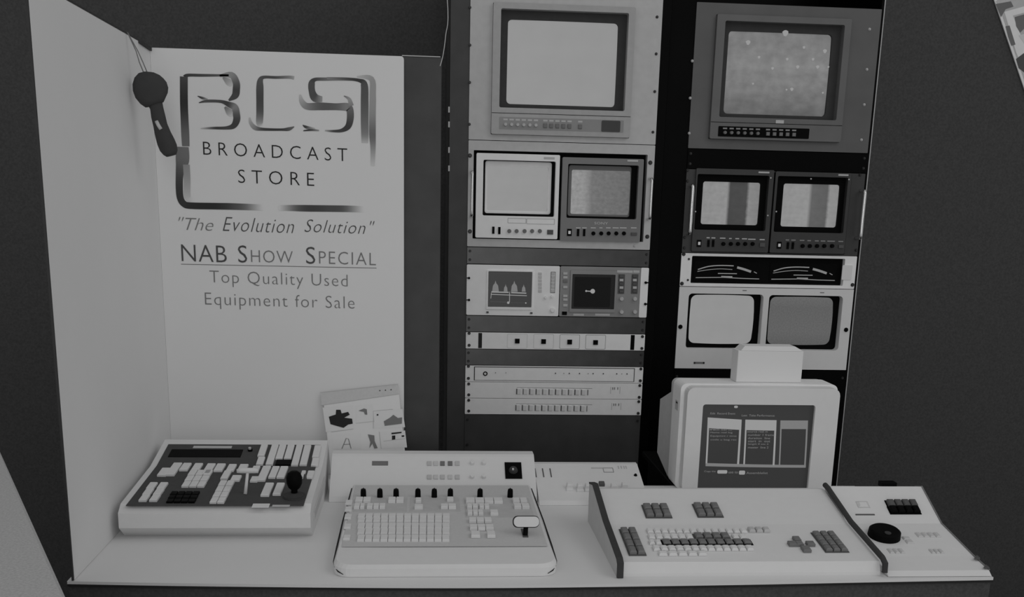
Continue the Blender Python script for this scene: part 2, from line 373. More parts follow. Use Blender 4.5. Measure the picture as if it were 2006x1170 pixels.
g = G(); g.prism([wpz(-1.0895, ZC+.001), wpz(-1.0935, ZC+.001), wpz(-1.0935, 1.90), wpz(-1.0895, 1.90)], (-.003, 0, 0)); g.obj('edge_strip', 'dark', wp, label='dark edge strip')

# hanging handset
hs = thing('handset', 'black round-ended handset hanging on a thin cord from the side panel top', 'handset', (-.65, -.59, 1.5))
HF = F((0, -.59, 0), (1, 0, 0), (0, 0, 1))
def hp(px, py, y=0): u, v = HF.at(px, py); return Vector((u, -.59+y, v))
def lump(spec, n=16):
    """spec: (px, py, half-width px, half-depth m)"""
    vs = []; fs = []; P = [hp(a, b) for a, b, _, _ in spec]
    for i, (a, b, hw, hd) in enumerate(spec):
        d = (P[min(i+1, len(P)-1)]-P[max(i-1, 0)]).normalized(); q = Vector((0, 1, 0)).cross(d).normalized()
        for j in range(n):
            A = 2*math.pi*j/n; vs.append(P[i]+q*hw*.00098*math.cos(A)+Vector((0, 1, 0))*hd*math.sin(A))
    for i in range(len(P)-1):
        for j in range(n): fs.append((i*n+j, i*n+(j+1) % n, (i+1)*n+(j+1) % n, (i+1)*n+j))
    fs += [tuple(range(n)), tuple(range((len(P)-1)*n, len(P)*n))]; return vs, fs
v_, f_ = lump([(292, 141, 9, .003), (292, 145, 20, .007), (292, 153, 28, .010), (293, 163, 33, .012), (295, 175, 34.5, .013), (297, 187, 32, .013), (300, 197, 26, .012), (303, 205, 19, .010)])
link('earpiece', v_, f_, 'dark', hs, smooth=True)
v_, f_ = lump([(303, 200, 15, .009), (307, 212, 13, .009), (310, 228, 14, .009), (314, 245, 14, .010), (319, 262, 16, .011), (325, 278, 18, .012), (330, 290, 18, .012), (334, 299, 15, .011), (336, 305, 10, .008)])
link('handle', v_, f_, 'dark', hs, smooth=True)
g = G(); v_, f_ = tube_path([hp(309, 238, -.0105), hp(313, 246, -.0112), hp(318, 254, -.0108)], .0035, 8); link('switch', v_, f_, 'lightgrey', hs, smooth=True)
for dx in (-3, 4):
    v_, f_ = tube_path([Vector((-.677, -.585, ST+.003)), hp(268+dx*.5, 100), hp(276+dx, 122), hp(286+dx, 146)], .0011, 6); link('cord', v_, f_, 'printmid', hs, smooth=True)

# ------------------------------------------------------------------ counter
ct = thing('counter', 'long white counter top over a charcoal skirt, holding the three control consoles', 'counter', (.1, -.8, 0))
front = smooth([(-.6905, -1.093), (-.45, -1.108), (-.05, -1.123), (.35, -1.118), (.65, -1.108), (.885, -1.100)], 5)
g = G(); g.prism([(x, y, ZC-.005) for x, y in front]+[(.885, -.50, ZC-.005), (-.15, -.50, ZC-.005), (-.15, -.395, ZC-.005), (-.6905, -.395, ZC-.005)], (0, 0, .005)); g.obj('worktop', 'white', ct)
g = G(); g.prism([(x, y-.0005, ZC-.009) for x, y in front]+[(x, y+.004, ZC-.009) for x, y in front[::-1]], (0, 0, .0035)); g.obj('edge_trim', 'print', ct)
fr2 = [(x*.998, y+.004, 0) for x, y in front]
g = G(); g.prism(fr2+[(.878, -.52, 0), (-.16, -.52, 0), (-.16, -.41, 0), (-.685, -.41, 0)], (0, 0, ZC-.0055)); g.obj('skirt', 'fabric', ct)

# ------------------------------------------------------------------ racks
rk = F((0, 0, 0), (1, 0, 0), (0, 0, 1))
rk2 = F((0, Y2, 0), (1, 0, 0), (0, 0, 1))
def rack(label, x0, y, xl, xr, ztop, name='equipment_rack'):
    o = thing(name, label, 'rack', (x0+W/2, y+.2, 0), 'equipment racks')
    f = F((0, y, 0), (1, 0, 0), (0, 0, 1))
    for a, b in ((xl, x0+.001), (x0+W-.001, xr)):
        g = G(); f.box(g, (a, 0, b, ztop), -.45, .0015, .0008); g.obj('post', 'cabinet' if a < 0 else 'blackpaint', o)
    g = G(); f.box(g, (xl, 0, xr, ztop), -.47, -.452); g.obj('back_cover', 'blackpaint', o)
    g = G(); f.box(g, (x0+.002, 0, x0+W-.002, .10), -.44, -.002); g.obj('plinth', 'blackpaint', o)
    return o, f
r1, f1 = rack('left dark equipment rack beside the divider panel', 0, 0, -.0495, W+.024, 2.05)
for z in (244, 215, 294, 330):
    u, v = f1.at(878, z); 
    g = G(); f1.box(g, (u, v-.007, u+.004, v+.007), .0015, .004); g.obj('pale_block', 'label', r1)  # small pale blocks on the left post
g = G(); f1.box(g, (-.0497, 0.2, -.0485, 2.05), .0012, .0024); g.obj('edge_seam', 'black', r1)
r2, f2 = rack('right dark equipment rack with pale right-hand edge, behind the terminal', X2, Y2, W+.0265, X2+W+.006, 2.05)
g = G(); f2.box(g, (X2+W+.0062, .5, X2+W+.0082, 2.05), -.45, .003); g.obj('edge_strip', 'lightgrey', r2, label='thin pale edge strip')

# cord hanging at the divider
v_, f_ = tube_path(smooth([(-.079, -.395, 1.95), tuple(dF.p(*dF.at(877, 20), .014)), tuple(dF.p(*dF.at(873, 70), .013)), tuple(dF.p(*dF.at(868, 108), .012)), tuple(dF.p(*dF.at(862, 131), .012))], 5), .0009, 6)
tag(link('cord', v_, f_, 'label', origin=(-.08, -.4, 1.7)), 'thin pale cord hanging at the divider panel\'s top right corner', 'cord')

def unit(name, label, cat, f, x0, zlo, n, m, group=None, proud=.003, gap=.0006, body=.30, opening=None, mb=None):
    """rack-mounted unit n U high: front panel with rounded corners, body behind"""
    o = thing(name, label, cat, tuple(f.p(x0+W/2, zlo, 0)), group)
    r = (x0+.0005, zlo+gap, x0+W-.0005, zlo+n*U-gap)
    if opening is None:
        g = G(); f.rbox(g, r, .0015, .0016, .0016+proud); g.obj('front_panel', m, o)
        g = G(); f.box(g, (x0+.022, zlo+.003, x0+W-.022, zlo+n*U-.003), -body, .0015); g.obj('chassis', mb or 'blackpaint', o)
    return o, r
def blank(f, x0, zlo, n, label, m='blank', scr=((.008, .25), (.008, .75), (W-.008, .25), (W-.008, .75))):
    o = thing('blank_panel', label, 'panel', tuple(f.p(x0+W/2, zlo, 0)), 'blank rack panels')
    g = G(); f.box(g, (x0+.0005, zlo+.0008, x0+W-.0005, zlo+n*U-.0008), .0014, .0042, .0005); g.obj('plate', m, o)
    for a, b in scr: screw(f, x0+a, zlo+b*n*U, .003, o, w=.0042)
    return o

# --- rack 1 blanks
blank(f1, 0, ZD-7*U, 1, 'dark blank panel in left rack, directly under the twin monitors')
blank(f1, 0, ZD-11*U, 1, 'dark blank panel in left rack, between the scopes and the white four-button unit')
blank(f1, 0, ZD-13*U, 1, 'dark blank panel in left rack, under the white four-button unit')
blank(f1, 0, .52, (ZD-16*U-.52)/U, 'tall dark blank panel at the foot of the left rack', 'cabinet', scr=((.008, .95), (W-.008, .95), (.008, .72)))
# --- rack 2 blanks
blank(f2, X2, ZD2-U*1.15, 1.15, 'black blank panel in right rack, between large monitor and twin dark monitors', 'blackpaint')
bl5 = blank(f2, X2, .52, (ZD2-13*U-.52)/U, 'black blank panel in right rack, behind the white box on the terminal', 'blackpaint', ((.008, .95), (W-.008, .95)))

for ya, yb in ((800, 850), (905, 945)):
    a = f2.at(1638, ya); b = f2.at(1638, yb); g = G(); f2.box(g, (X2+W-.012, b[1], X2+W-.002, a[1]), .0043, .014, .001); g.obj('latch', 'black', bl5)

# --- large monitors
def big_monitor(label, f, x0, z0, bez, seam, sur, gls, ctl, tube, mp, mbz, win=None, scr=(), scrm='steel'):
    """bez/sur/gls/ctl: pixel quads of bezel, dark surround, glass, control strip"""
    o = thing('rack_monitor', label, 'monitor', tuple(f.p(x0+W/2, z0, 0)), 'large picture monitors')
    w1 = .0046; wb = .016
    B = f.quad(bez, wb); Q = f.quad(sur, wb); Gq = f.quad(gls, -.012); K = f.quad(ctl, wb)
    P = (x0+.0005, z0+.0008, x0+W-.0005, z0+8*U-.0008)
    Bi = (B[0]+.004, B[1]+.004, B[2]-.004, min(B[3], P[3]-.006)-.004)
    g = G(); f.ring(g, P, (B[0]+.001, B[1]+.001, B[2]-.001, min(B[3], P[3]-.004)-.001), .0015, w1, .0015); g.obj('front_panel', mp, o)
    B = (B[0], B[1], B[2], min(B[3], P[3]-.004))
    g = G(); f.ring(g, (B[0]+.0015, B[1]+.0015, B[2]-.0015, B[3]-.0015), Q, .0, wb, .004, .004, win=-.006); bz = g.obj('bezel', mbz, o)
    g = G(); f.ring(g, (Q[0]-.001, Q[1]-.001, Q[2]+.001, Q[3]+.001), (Gq[0]+.004, Gq[1]+.004, Gq[2]-.004, Gq[3]-.004), -.02, -.006, .002, .01, win=-.020); g.obj('screen_surround', 'dark', o)
    g = G(); f.glass(g, (Gq[0], Gq[1], Gq[2], Gq[3]), -.0155, .007, .022, .03); g.obj('screen', tube, o, smooth=True)
    g = G(); f.box(g, (B[0]+.02, B[1]+.01, B[2]-.02, B[3]-.01), -.38, -.03); g.obj('housing', 'black', o)
    # seam above the control strip
    sv = f.at(*seam, wb)[1]; g = G(); f.box(g, (B[0]+.002, sv-.0012, B[2]-.002, sv), wb-.0002, wb+.0006); g.obj('seam', 'black', bz)
    g = G(); f.rbox(g, K, .002, wb, wb+.0008); cs = g.obj('control_strip', 'black' if mbz == 'bezelB' else 'midgrey', o)
    n = 0; us = [.045, .09, .135, .18, .225, .27, .34, .385, .43, .475, .52, .60][:]
    wk = K[2]-K[0]; hk = K[3]-K[1]; full = 1.0 if mbz != 'bezelB' else 1.48
    for a in us:
        u = K[0]+a*wk*full*1.08
        if u > K[2]-.01: continue
        g = G(); f.box(g, (u-.0055, K[1]+hk*.72, u+.0055, K[1]+hk*.86), wb+.0008, wb+.0013); g.obj('label_strip', 'label' if mbz != 'bezelB' else 'midgrey', cs)
        m_ = 'lightgrey' if n < 6 else ('label' if mbz != 'bezelB' else 'keygrey')
        if mbz == 'bezelB': m_ = 'keygrey'
        if n < 6: knob(f, u, K[1]+hk*.38, .0045, .007, 'knob', m_, cs, wb+.0008)
        else: part(f, 'box', (u-.0045, K[1]+hk*.2, u+.0045, K[1]+hk*.55), wb+.0008, wb+.005, 'push_button', 'keygrey' if mbz == 'bezelpale' else m_, cs, ch=.0008)
        n += 1
    if win: 
        Wn = f.quad(win, wb); part(f, 'rbox', Wn, wb+.0008, wb+.002, 'indicator_window', 'darkbezel', cs, rad=.003)
    for x, y in scr:
        u, v = f.at(x, y, w1)
        if v < P[3]-.004: screw(f, u, v, .003, o, scrm, w1)
    return o, B
k3 = cr(900, 0, 3.9)
def Q(fn, *p): return [fn(p[i], p[i+1]) for i in range(0, 8, 2)]
mA, BA = big_monitor('large grey picture monitor with a blank bright screen atop the left rack', f1, 0, ZD, Q(k3, 250, 10, 1350, 50, 1310, 1050, 245, 1035), k3(780, 875), Q(k3, 312, 62, 1290, 100, 1268, 858, 312, 812),
    Q(k3, 355, 125, 1222, 178, 1198, 842, 348, 800), Q(k3, 305, 888, 1255, 925, 1252, 1018, 305, 980), 'tube_white', 'lightgrey', 'bezelpale', win=Q(k3, 1085, 920, 1228, 925, 1228, 1010, 1085, 1008),
    scr=[k3(*a) for a in ((80, 57), (80, 345), (78, 630), (76, 950), (1510, 130), (1503, 412), (1492, 700), (1478, 1010))])
k4 = cr(1300, 0, 3.656)
mB, BB = big_monitor('large dark picture monitor with a grey snowy screen atop the right rack', f2, X2, ZD2, Q(k4, 375, 75, 1335, 150, 1290, 1020, 335, 1000), k4(800, 885), Q(k4, 430, 138, 1290, 187, 1245, 870, 413, 830),
    Q(k4, 447, 205, 1205, 243, 1172, 850, 418, 825), Q(k4, 392, 895, 1042, 930, 1040, 998, 390, 975), 'tube_grey', 'panelB', 'bezelB',
    scr=[k4(*a) for a in ((222, 10), (205, 437), (190, 703), (183, 955), (1474, 210), (1455, 498), (1436, 750), (1416, 1002))], scrm='label')
a = f2.quad(Q(k4, 805, 860, 862, 862, 858, 886, 800, 884), .016); part(f2, 'box', a, .016, .0175, 'badge', 'label', mB)
# bright spots on the grey screen
for x, y, r_ in ((872, 238, 9), (605, 305, 7), (1005, 340, 4), (1155, 367, 6), (683, 410, 4), (885, 424, 4), (1070, 425, 4), (960, 480, 5), (1103, 480, 5), (1180, 480, 3), (918, 640, 5), (880, 643, 3), (780, 490, 4), (1140, 665, 3), (640, 600, 3)):
    u, v = f2.at(*k4(x, y), -.004); g = G(); n = 9
    g.add([f2.p(u+r_*.00085*math.cos(2*math.pi*i/n)*(1+.25*math.sin(i*2.1)), v+r_*.00085*math.sin(2*math.pi*i/n), -.0035) for i in range(n)], [tuple(range(n))]); 
    SPOT = g if x == 872 else SPOT
    if x != 872: SPOT.add(g.v, g.f)
SPOT.obj('screen_spots', 'glow', mB)

# --- twin monitors
def small_monitor(o, f, bq, sq, gq, tube, mb, ms, knobs, sw, lamp, dashes, sqr, w0=.004, wb=.012, wg=-.012, toplab=None, mk='black', mlab='label', slots=None, badge=None, lip=None):
    B = f.quad(bq, wb); Sq = f.quad(sq, wb); Gq = f.quad(gq, wg)
    g = G(); f.ring(g, B, Sq, -.01, wb, .003, .004, win=-.004); b = g.obj('monitor_bezel', mb, o)
    I_ = f.quad(lip[0], -.004) if lip else Gq
    g = G(); f.ring(g, (Sq[0]-.001, Sq[1]-.001, Sq[2]+.001, Sq[3]+.001), (I_[0]+.002, I_[1]+.002, I_[2]-.002, I_[3]-.002), wg-.006, -.004, .002, .006); g.obj('screen_surround', ms, b)
    if lip:
        l_ = f.quad(lip[0], wg+.004); g = G(); f.ring(g, l_, (Gq[0]+.001, Gq[1]+.001, Gq[2]-.001, Gq[3]-.001), wg-.002, wg+.004, .003, .004, win=wg-.001); g.obj('tube_mask', lip[1], b)
    g = G(); f.glass(g, Gq, wg-.001, .004, .02, .06); g.obj('screen', tube, b, smooth=True)
    for x, y in knobs: u, v = f.at(x, y, wb); knob(f, u, v, .0052, .008, 'knob', mk, b, wb)
    for x, y in sw:
        u, v = f.at(x, y, wb); g = G(); f.box(g, (u-.003, v-.009, u+.003, v+.009), wb, wb+.003, .0005); f.box(g, (u-.002, v, u+.002, v+.005), wb+.003, wb+.006); g.obj('switch', 'black', b)
    if lamp:
        u, v = f.at(*lamp, wb); part(f, 'box', (u-.006, v-.009, u+.006, v+.009), wb, wb+.002, 'switch', 'black', b); part(f, 'box', (u-.003, v-.004, u+.003, v+.004), wb+.002, wb+.004, 'power_lamp', 'lampglass', b)
    for x0, x1, y in dashes:
        u0, v = f.at(x0, y, wb); u1, _ = f.at(x1, y, wb); part(f, 'box', (u0, v-.0014, u1, v+.0014), wb, wb+.0006, 'label_strip', mlab, b)
    if sqr:
        r = f.rect(*sqr, wb); part(f, 'box', r, wb, wb+.004, 'push_button', 'keydark', b, ch=.0006)
    if toplab: r = f.rect(*toplab, wb); part(f, 'box', r, wb, wb+.0008, 'label_strip', 'label', b)
    if slots: 
        for s_ in slots: r = f.rect(*s_, wb); g = G(); f.ring(g, r, (r[0]+.0008, r[1]+.0008, r[2]-.0008, r[3]-.0008), wb, wb+.0006, .001); g.obj('card_slot', 'midgrey', b)
    if badge: text(f, badge[0], f.rect(*badge[1:], wb), 'badge', 'label', b, w=wb+.0006, offset=.01)
    return b
def handle(f, u, v0, v1, parent, m='chrome', r=.004, out=.035, lab=None, w=.004):
    vs, fs = tube_path(smooth([tuple(f.p(u, v0, w)), tuple(f.p(u, v0+.001, w+out*.7)), tuple(f.p(u, v0+.008, w+out)), tuple(f.p(u, (v0+v1)/2, w+out)), tuple(f.p(u, v1-.008, w+out)), tuple(f.p(u, v1-.001, w+out*.7)), tuple(f.p(u, v1, w))], 4), r, 10)
    return link('handle', vs, fs, m, parent, smooth=True, label=lab)
k5 = cr(900, 270, 5.015)
z0 = ZD-6*U
t1 = thing('twin_monitor', 'pair of grey monitors in a light frame with side handles, in left rack', 'monitor', tuple(f1.p(W/2, z0)), 'twin picture monitors')
Pn = (.0005, z0+.0008, W-.0005, z0+6*U-.0008); op = f1.quad(Q(k5, 135, 108, 1842, 178, 1812, 1030, 135, 985), .0045)
g = G(); f1.ring(g, Pn, op, .0015, .0045, .002, .002, win=-.02); g.obj('frame', 'lightgrey', t1)
g = G(); f1.box(g, (op[0]-.002, op[1]-.002, op[2]+.002, op[3]+.002), -.30, -.020); g.obj('housing', 'black', t1)
small_monitor(t1, f1, Q(k5, 172, 128, 988, 190, 962, 1005, 155, 972), Q(k5, 228, 205, 950, 242, 932, 790, 236, 752), Q(k5, 272, 262, 880, 295, 865, 738, 262, 706), 'tube_white', 'ivory', 'black',  # left face paler than its twin: glare put into the colour
    [k5(x, 917) for x in (490, 562, 640, 714, 790)], [k5(333, 908), k5(392, 912)], None, [], (*k5(862, 905), *k5(920, 950)), mk='keygrey', lip=(Q(k5, 247, 212, 915, 238, 905, 768, 240, 742), 'ivory'), slots=[(*k5(475, 790), *k5(655, 840)), (*k5(660, 795), *k5(935, 850))], toplab=(*k5(830, 190), *k5(935, 212)))
small_monitor(t1, f1, Q(k5, 1000, 192, 1800, 208, 1785, 1030, 1003, 1010), Q(k5, 1060, 262, 1757, 265, 1745, 805, 1060, 785), Q(k5, 1092, 305, 1680, 330, 1672, 758, 1092, 757), 'tube_split', 'bezel', 'black',
    [k5(x, 940) for x in (1315, 1392, 1465, 1540, 1615)], [k5(1165, 932), k5(1225, 932)], k5(1080, 930), [(k5(a, 0)[0], k5(b, 0)[0], k5(0, 885)[1]) for a, b in ((1145, 1190), (1205, 1250), (1290, 1340), (1375, 1405), (1440, 1485), (1505, 1565), (1575, 1642), (1685, 1740))], (*k5(1685, 932), *k5(1742, 960)), toplab=(*k5(1650, 218), *k5(1755, 235)), lip=(Q(k5, 1062, 266, 1690, 268, 1690, 782, 1062, 782), 'keygrey'), badge=('SONY', *k5(1325, 828), *k5(1460, 852)))  # pale lip stands in for an L-shaped reflection, left and below
for x, y in ((103, 175), (103, 920), (1875, 245), (1845, 972)): u, v = f1.at(*k5(x, y), .0045); screw(f1, u, v, .0045, t1, w=.0045)
for x, a, b in ((100, 330, 770), (1905, 400, 800)):
    u, v1 = f1.at(*k5(x, a), .02); _, v0 = f1.at(*k5(x, b), .02); u = max(.010, min(u, W-.010)); handle(f1, u, v0, v1, t1, 'chrome', .0035, .028, 'bright steel handle')
u, v = f1.at(*k5(1720, 1062), .0045); screw(f1, u, v, .003, t1, 'label', .0045)

k6 = cr(1300, 280, 3.9)
z0 = ZD2-6*U; zt = ZD2-1.15*U
t2 = thing('twin_monitor', 'pair of black monitors with bright side handles, in right rack', 'monitor', tuple(f2.p(X2+W/2, z0)), 'twin picture monitors')
Pn = (X2+.0005, z0+.0008, X2+W-.0005, zt-.0008); op = f2.quad(Q(k6, 236, 192, 1425, 232, 1395, 852, 222, 832), .0045)
op = (op[0], z0+.003, op[2], zt-.003)
g = G(); f2.ring(g, Pn, op, .0015, .0045, .002, .002, win=-.02); g.obj('frame', 'darkbezel', t2)
g = G(); f2.box(g, (op[0]-.002, op[1]-.001, op[2]+.002, op[3]+.001), -.30, -.020); g.obj('housing', 'black', t2)
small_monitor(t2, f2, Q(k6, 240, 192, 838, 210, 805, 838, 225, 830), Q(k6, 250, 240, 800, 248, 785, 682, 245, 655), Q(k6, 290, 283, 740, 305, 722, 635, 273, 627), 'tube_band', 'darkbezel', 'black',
    [k6(x, 772) for x in (455, 512, 567, 622, 678)], [k6(342, 768), k6(378, 768)], k6(270, 768), [(k6(a, 0)[0], k6(b, 0)[0], k6(0, y)[1]) for a, b, y in ((328, 352, 725), (365, 395, 726), (430, 472, 728), (500, 520, 731), (548, 577, 732), (598, 637, 733), (645, 702, 736), (733, 772, 739))], (*k6(732, 765), *k6(772, 795)), toplab=(*k6(725, 220), *k6(808, 232)), mlab='lightgrey')
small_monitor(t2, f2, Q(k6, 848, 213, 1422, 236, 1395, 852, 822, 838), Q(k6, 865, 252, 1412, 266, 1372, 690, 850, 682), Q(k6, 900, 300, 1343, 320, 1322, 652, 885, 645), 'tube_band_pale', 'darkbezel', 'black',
    [k6(x, 788) for x in (1060, 1115, 1170, 1225, 1285)], [k6(948, 785), k6(986, 785)], k6(882, 782), [(k6(a, 0)[0], k6(b, 0)[0], k6(0, y)[1]) for a, b, y in ((932, 958, 742), (975, 1008, 743), (1040, 1075, 745), (1098, 1125, 747), (1155, 1185, 749), (1200, 1235, 750), (1250, 1308, 751), (1335, 1372, 753))], (*k6(1335, 780), *k6(1372, 805)), toplab=(*k6(1335, 240), *k6(1412, 252)), mlab='midgrey')
for x, y in ((183, 210), (183, 292), (160, 722), (158, 803), (1500, 245), (1470, 820)): u, v = f2.at(*k6(x, y), .0045); screw(f2, u, v, .0035, t2, w=.0045)
u0, v1 = f2.at(*k6(215, 322), .02); _, v0 = f2.at(*k6(215, 695), .02)
handle(f2, X2+.0135, v0, v1, t2, 'chrome', .0048, .024, 'bright steel handle')
u0, v1 = f2.at(*k6(1520, 365), .02); _, v0 = f2.at(*k6(1500, 730), .02)
handle(f2, X2+W-.009, v0, v1, t2, 'chrome', .0045, .030, 'bright steel handle')
for x, y in ((243, 525), (795, 555), (860, 525), (1125, 275), (818, 268), (1415, 280)):
    u, v = f2.at(*k6(x, y), .012); g = G(); f2.cyl(g, u, v, .002, .012, .0135, 8); g.obj('rivet', 'lightgrey', t2)

# --- light framed unit (2U)
z0 = ZD2-8*U
mu = thing('framed_unit', 'light framed black unit with two sets of pale curved marks, in right rack', 'rack unit', tuple(f2.p(X2+W/2, z0)))
Pn = (X2+.0005, z0+.0008, X2+W-.0005, z0+2*U-.0008); op = f2.quad(Q(k6, 218, 865, 1385, 885, 1372, 1095, 205, 1070), .0045)
g = G(); f2.ring(g, Pn, op, .0015, .0045, .002, .003, win=-.012); g.obj('frame', 'ivory', mu)
g = G(); f2.box(g, (op[0]-.002, op[1]-.002, op[2]+.002, op[3]+.002), -.2, -.012); g.obj('chassis', 'black', mu)
for dx, dy in ((0, 0), (578, 12)):  # one set of pale curved strokes, drawn twice on black plates
    g = G()
    def pp(x, y): return f2.at(*k6(x+dx, y+dy), -.010)
    g1 = G(); f2.rbox(g1, cq(lambda a, b: k6(a+dx, b+dy), f2, 232, 905, 742, 1050, -.011), .004, -.0119, -.0105); mt = g1.obj('black_plate', 'black', mu)
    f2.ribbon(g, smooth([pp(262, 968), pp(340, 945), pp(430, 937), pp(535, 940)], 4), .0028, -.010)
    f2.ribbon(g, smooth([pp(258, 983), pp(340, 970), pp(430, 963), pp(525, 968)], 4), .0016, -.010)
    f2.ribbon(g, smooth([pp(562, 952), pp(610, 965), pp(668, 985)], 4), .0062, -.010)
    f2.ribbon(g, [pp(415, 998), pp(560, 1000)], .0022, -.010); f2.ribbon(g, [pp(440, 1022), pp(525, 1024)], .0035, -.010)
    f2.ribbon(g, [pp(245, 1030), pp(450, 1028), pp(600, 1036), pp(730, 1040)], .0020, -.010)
    g.obj('pale_marks', 'lightgrey', mt)
    g = G(); f2.ribbon(g, [pp(690, 985), pp(712, 997)], .002, -.010); g.obj('short_mark', 'label', mt)
r = f2.quad(Q(k6, 1365, 933, 1440, 936, 1436, 1048, 1360, 1046), .005); g = G(); f2.rbox(g, r, .003, .0045, .0065); lb = g.obj('rating_label', 'white', mu)
for x, y in ((145, 850), (193, 888), (185, 1048), (135, 1075)):
    u, v = f2.at(*k6(x, y), .0045); screw(f2, max(u, X2+.006), v, .0042 if x < 160 else .0025, mu, w=.0045)
screw(f2, X2+W-.006, z0+.012, .0042, mu, w=.0045)

# --- white twin monitor (5U)
k7 = cr(1270, 540, 4.776)
z0 = ZD2-13*U
t3 = thing('twin_monitor', 'pair of curved-screen monitors in a plain white frame, low in right rack', 'monitor', tuple(f2.p(X2+W/2, z0)), 'twin picture monitors')
Pn = (X2+.0005, z0+.0008, X2+W-.0005, z0+5*U-.0008)
oa = f2.quad(Q(k7, 375, 165, 1075, 180, 1048, 685, 352, 688), .005); ob = f2.quad(Q(k7, 1130, 180, 1820, 195, 1778, 708, 1096, 690), .005)
xm = (oa[2]+ob[0])/2
for rr_, oo in (((Pn[0], Pn[1], xm, Pn[3]), oa), ((xm, Pn[1], Pn[2], Pn[3]), ob)):
    g = G(); f2.ring(g, rr_, oo, .0015, .0052, .0004, .010, win=-.018); fr = g.obj('frame', 'offwhite', t3)
for oo, gq, tb in ((oa, Q(k7, 393, 172, 992, 190, 975, 640, 376, 640), 'tube_white'), (ob, Q(k7, 1142, 188, 1737, 210, 1702, 655, 1108, 645), 'tube_dim')):
    g = G(); f2.box(g, (oo[0]-.001, oo[1]-.001, oo[2]+.001, oo[3]+.001), -.26, -.018); g.obj('housing', 'black', t3)
    Gq = f2.quad(gq, -.010); g = G(); f2.glass(g, Gq, -.015, .009, .03, .22); g.obj('screen', tb, t3, smooth=True)
for x, y in ((300, 480), (1850, 508)): u, v = f2.at(*k7(x, y), .005); g = G(); f2.cyl(g, min(max(u, X2+.008), X2+W-.007), v, .0062, .0052, .0095, 16, .0045); g.obj('screw', 'black', t3)
r = f2.rect(*k7(425, 808), *k7(525, 826), .005); part(f2, 'box', r, .0052, .0058, 'slot', 'keygrey', t3); 
for a in (425, 512): part(f2, 'box', f2.rect(*k7(a, 808), *k7(a+13, 826), .005), .0058, .0066, 'rivet', 'print', t3)
for x, y in ((900, 140), (1625, 160)): part(f2, 'box', f2.rect(*k7(x-18, y-4), *k7(x+20, y+4), .005), .0052, .0058, 'badge', 'printmid', t3)
u, v = f2.at(*k7(830, 800), .005); g = G(); f2.torus(g, u, v, .006, .0007, .0056); g.obj('dial', 'panelgrey', t3)

# --- scopes (3U)
k8 = cr(890, 490, 4.893)
z0 = ZD-10*U
def half(name, label, x0, x1, m, grp='waveform scopes side by side'):
    o = thing(name, label, 'scope', tuple(f1.p((x0+x1)/2, z0)), grp)
    g = G(); f1.rbox(g, (x0, z0+.001, x1, z0+3*U-.001), .003, .0016, .007); g.obj('front_panel', m, o)
    g = G(); f1.box(g, (max(x0, .024), z0+.003, min(x1, W-.024), z0+3*U-.003), -.3, .0015); g.obj('chassis', 'blackpaint', o)
    return o
xs = f1.at(*k8(1008, 400), .007)[0]
w7 = .007
sA = half('waveform_scope', 'white scope in left rack whose dark screen shows a peaked waveform', .0005, xs-.001, 'ivory')
g = G(); R_ = f1.quad(Q(k8, 312, 192, 755, 200, 750, 572, 306, 568), w7); Ri = f1.quad(Q(k8, 325, 202, 745, 210, 740, 550, 322, 543), w7)
f1.ring(g, R_, Ri, w7, w7+.003, .002, .002); g.obj('screen_bezel', 'ivory', sA)
g = G(); f1.box(g, Ri, w7-.0005, w7+.0008); sc = g.obj('screen', 'scopedark', sA)
def tr(fn, f, pts, w): return [f.at(*fn(x, y), w) for x, y in pts]
ws = w7+.0012
g = G()
def hump(x, b, wd, h):
    L = []; n = 8
    for i in range(n+1):
        t = -1+2*i/n; L.append((x+wd*t*(1-.15*abs(t)), b-h*(1-t*t)**.8*(.85+.15*math.cos(9*t))))
    P = tr(k8, f1, L+[(x+wd, b), (x-wd, b)], ws); g.add([f1.p(a, b_, ws) for a, b_ in P], [tuple(range(len(P)))])
hump(395, 398, 38, 105); hump(575, 400, 38, 105); hump(492, 398, 22, 70); hump(665, 400, 22, 70)
g.obj('waveform_peaks', 'glowdim', sc)
g = G()
f1.ribbon(g, tr(k8, f1, [(355, 402), (520, 406)], ws), .0028, ws+.0002); f1.ribbon(g, tr(k8, f1, [(545, 408), (690, 414)], ws), .0028, ws+.0002)
f1.ribbon(g, tr(k8, f1, [(350, 425), (695, 438)], ws), .0018, ws+.0003); f1.ribbon(g, tr(k8, f1, [(530, 400), (529, 500)], ws), .0016, ws+.0004); f1.ribbon(g, tr(k8, f1, [(355, 410), (350, 465)], ws), .0014, ws+.0004)
for x, y, r_ in ((517, 505, 12), (685, 508, 7)): u, v = f1.at(*k8(x, y), ws); f1.cyl(g, u, v, r_*.00028, ws, ws+.0004, 10)
g.obj('waveform_trace', 'glow', sc)
g = G(); f1.ribbon(g, tr(k8, f1, [(345, 495), (500, 500)], ws), .002, ws+.0001); f1.ribbon(g, tr(k8, f1, [(540, 503), (700, 508)], ws), .0012, ws+.0001); f1.ribbon(g, tr(k8, f1, [(600, 230), (350, 225)], ws), .0006, ws+.0001); g.obj('graticule', 'keygrey', sc)
for i in range(6):
    for x, m_, dy in ((822, 'panelgrey', 215), (945, 'lightgrey', 215)):
        r = f1.rect(*k8(x-16, dy+i*33), *k8(x+16, dy+i*33+24), w7); part(f1, 'box', r, w7, w7+.003, 'push_button', m_, sA, ch=.0006)
g = G(); R_ = f1.rect(*k8(922, 208), *k8(968, 412), w7); f1.ring(g, R_, (R_[0]+.0012, R_[1]+.0012, R_[2]-.0012, R_[3]-.0012), w7, w7+.0007, .001); g.obj('button_surround', 'keygrey', sA)
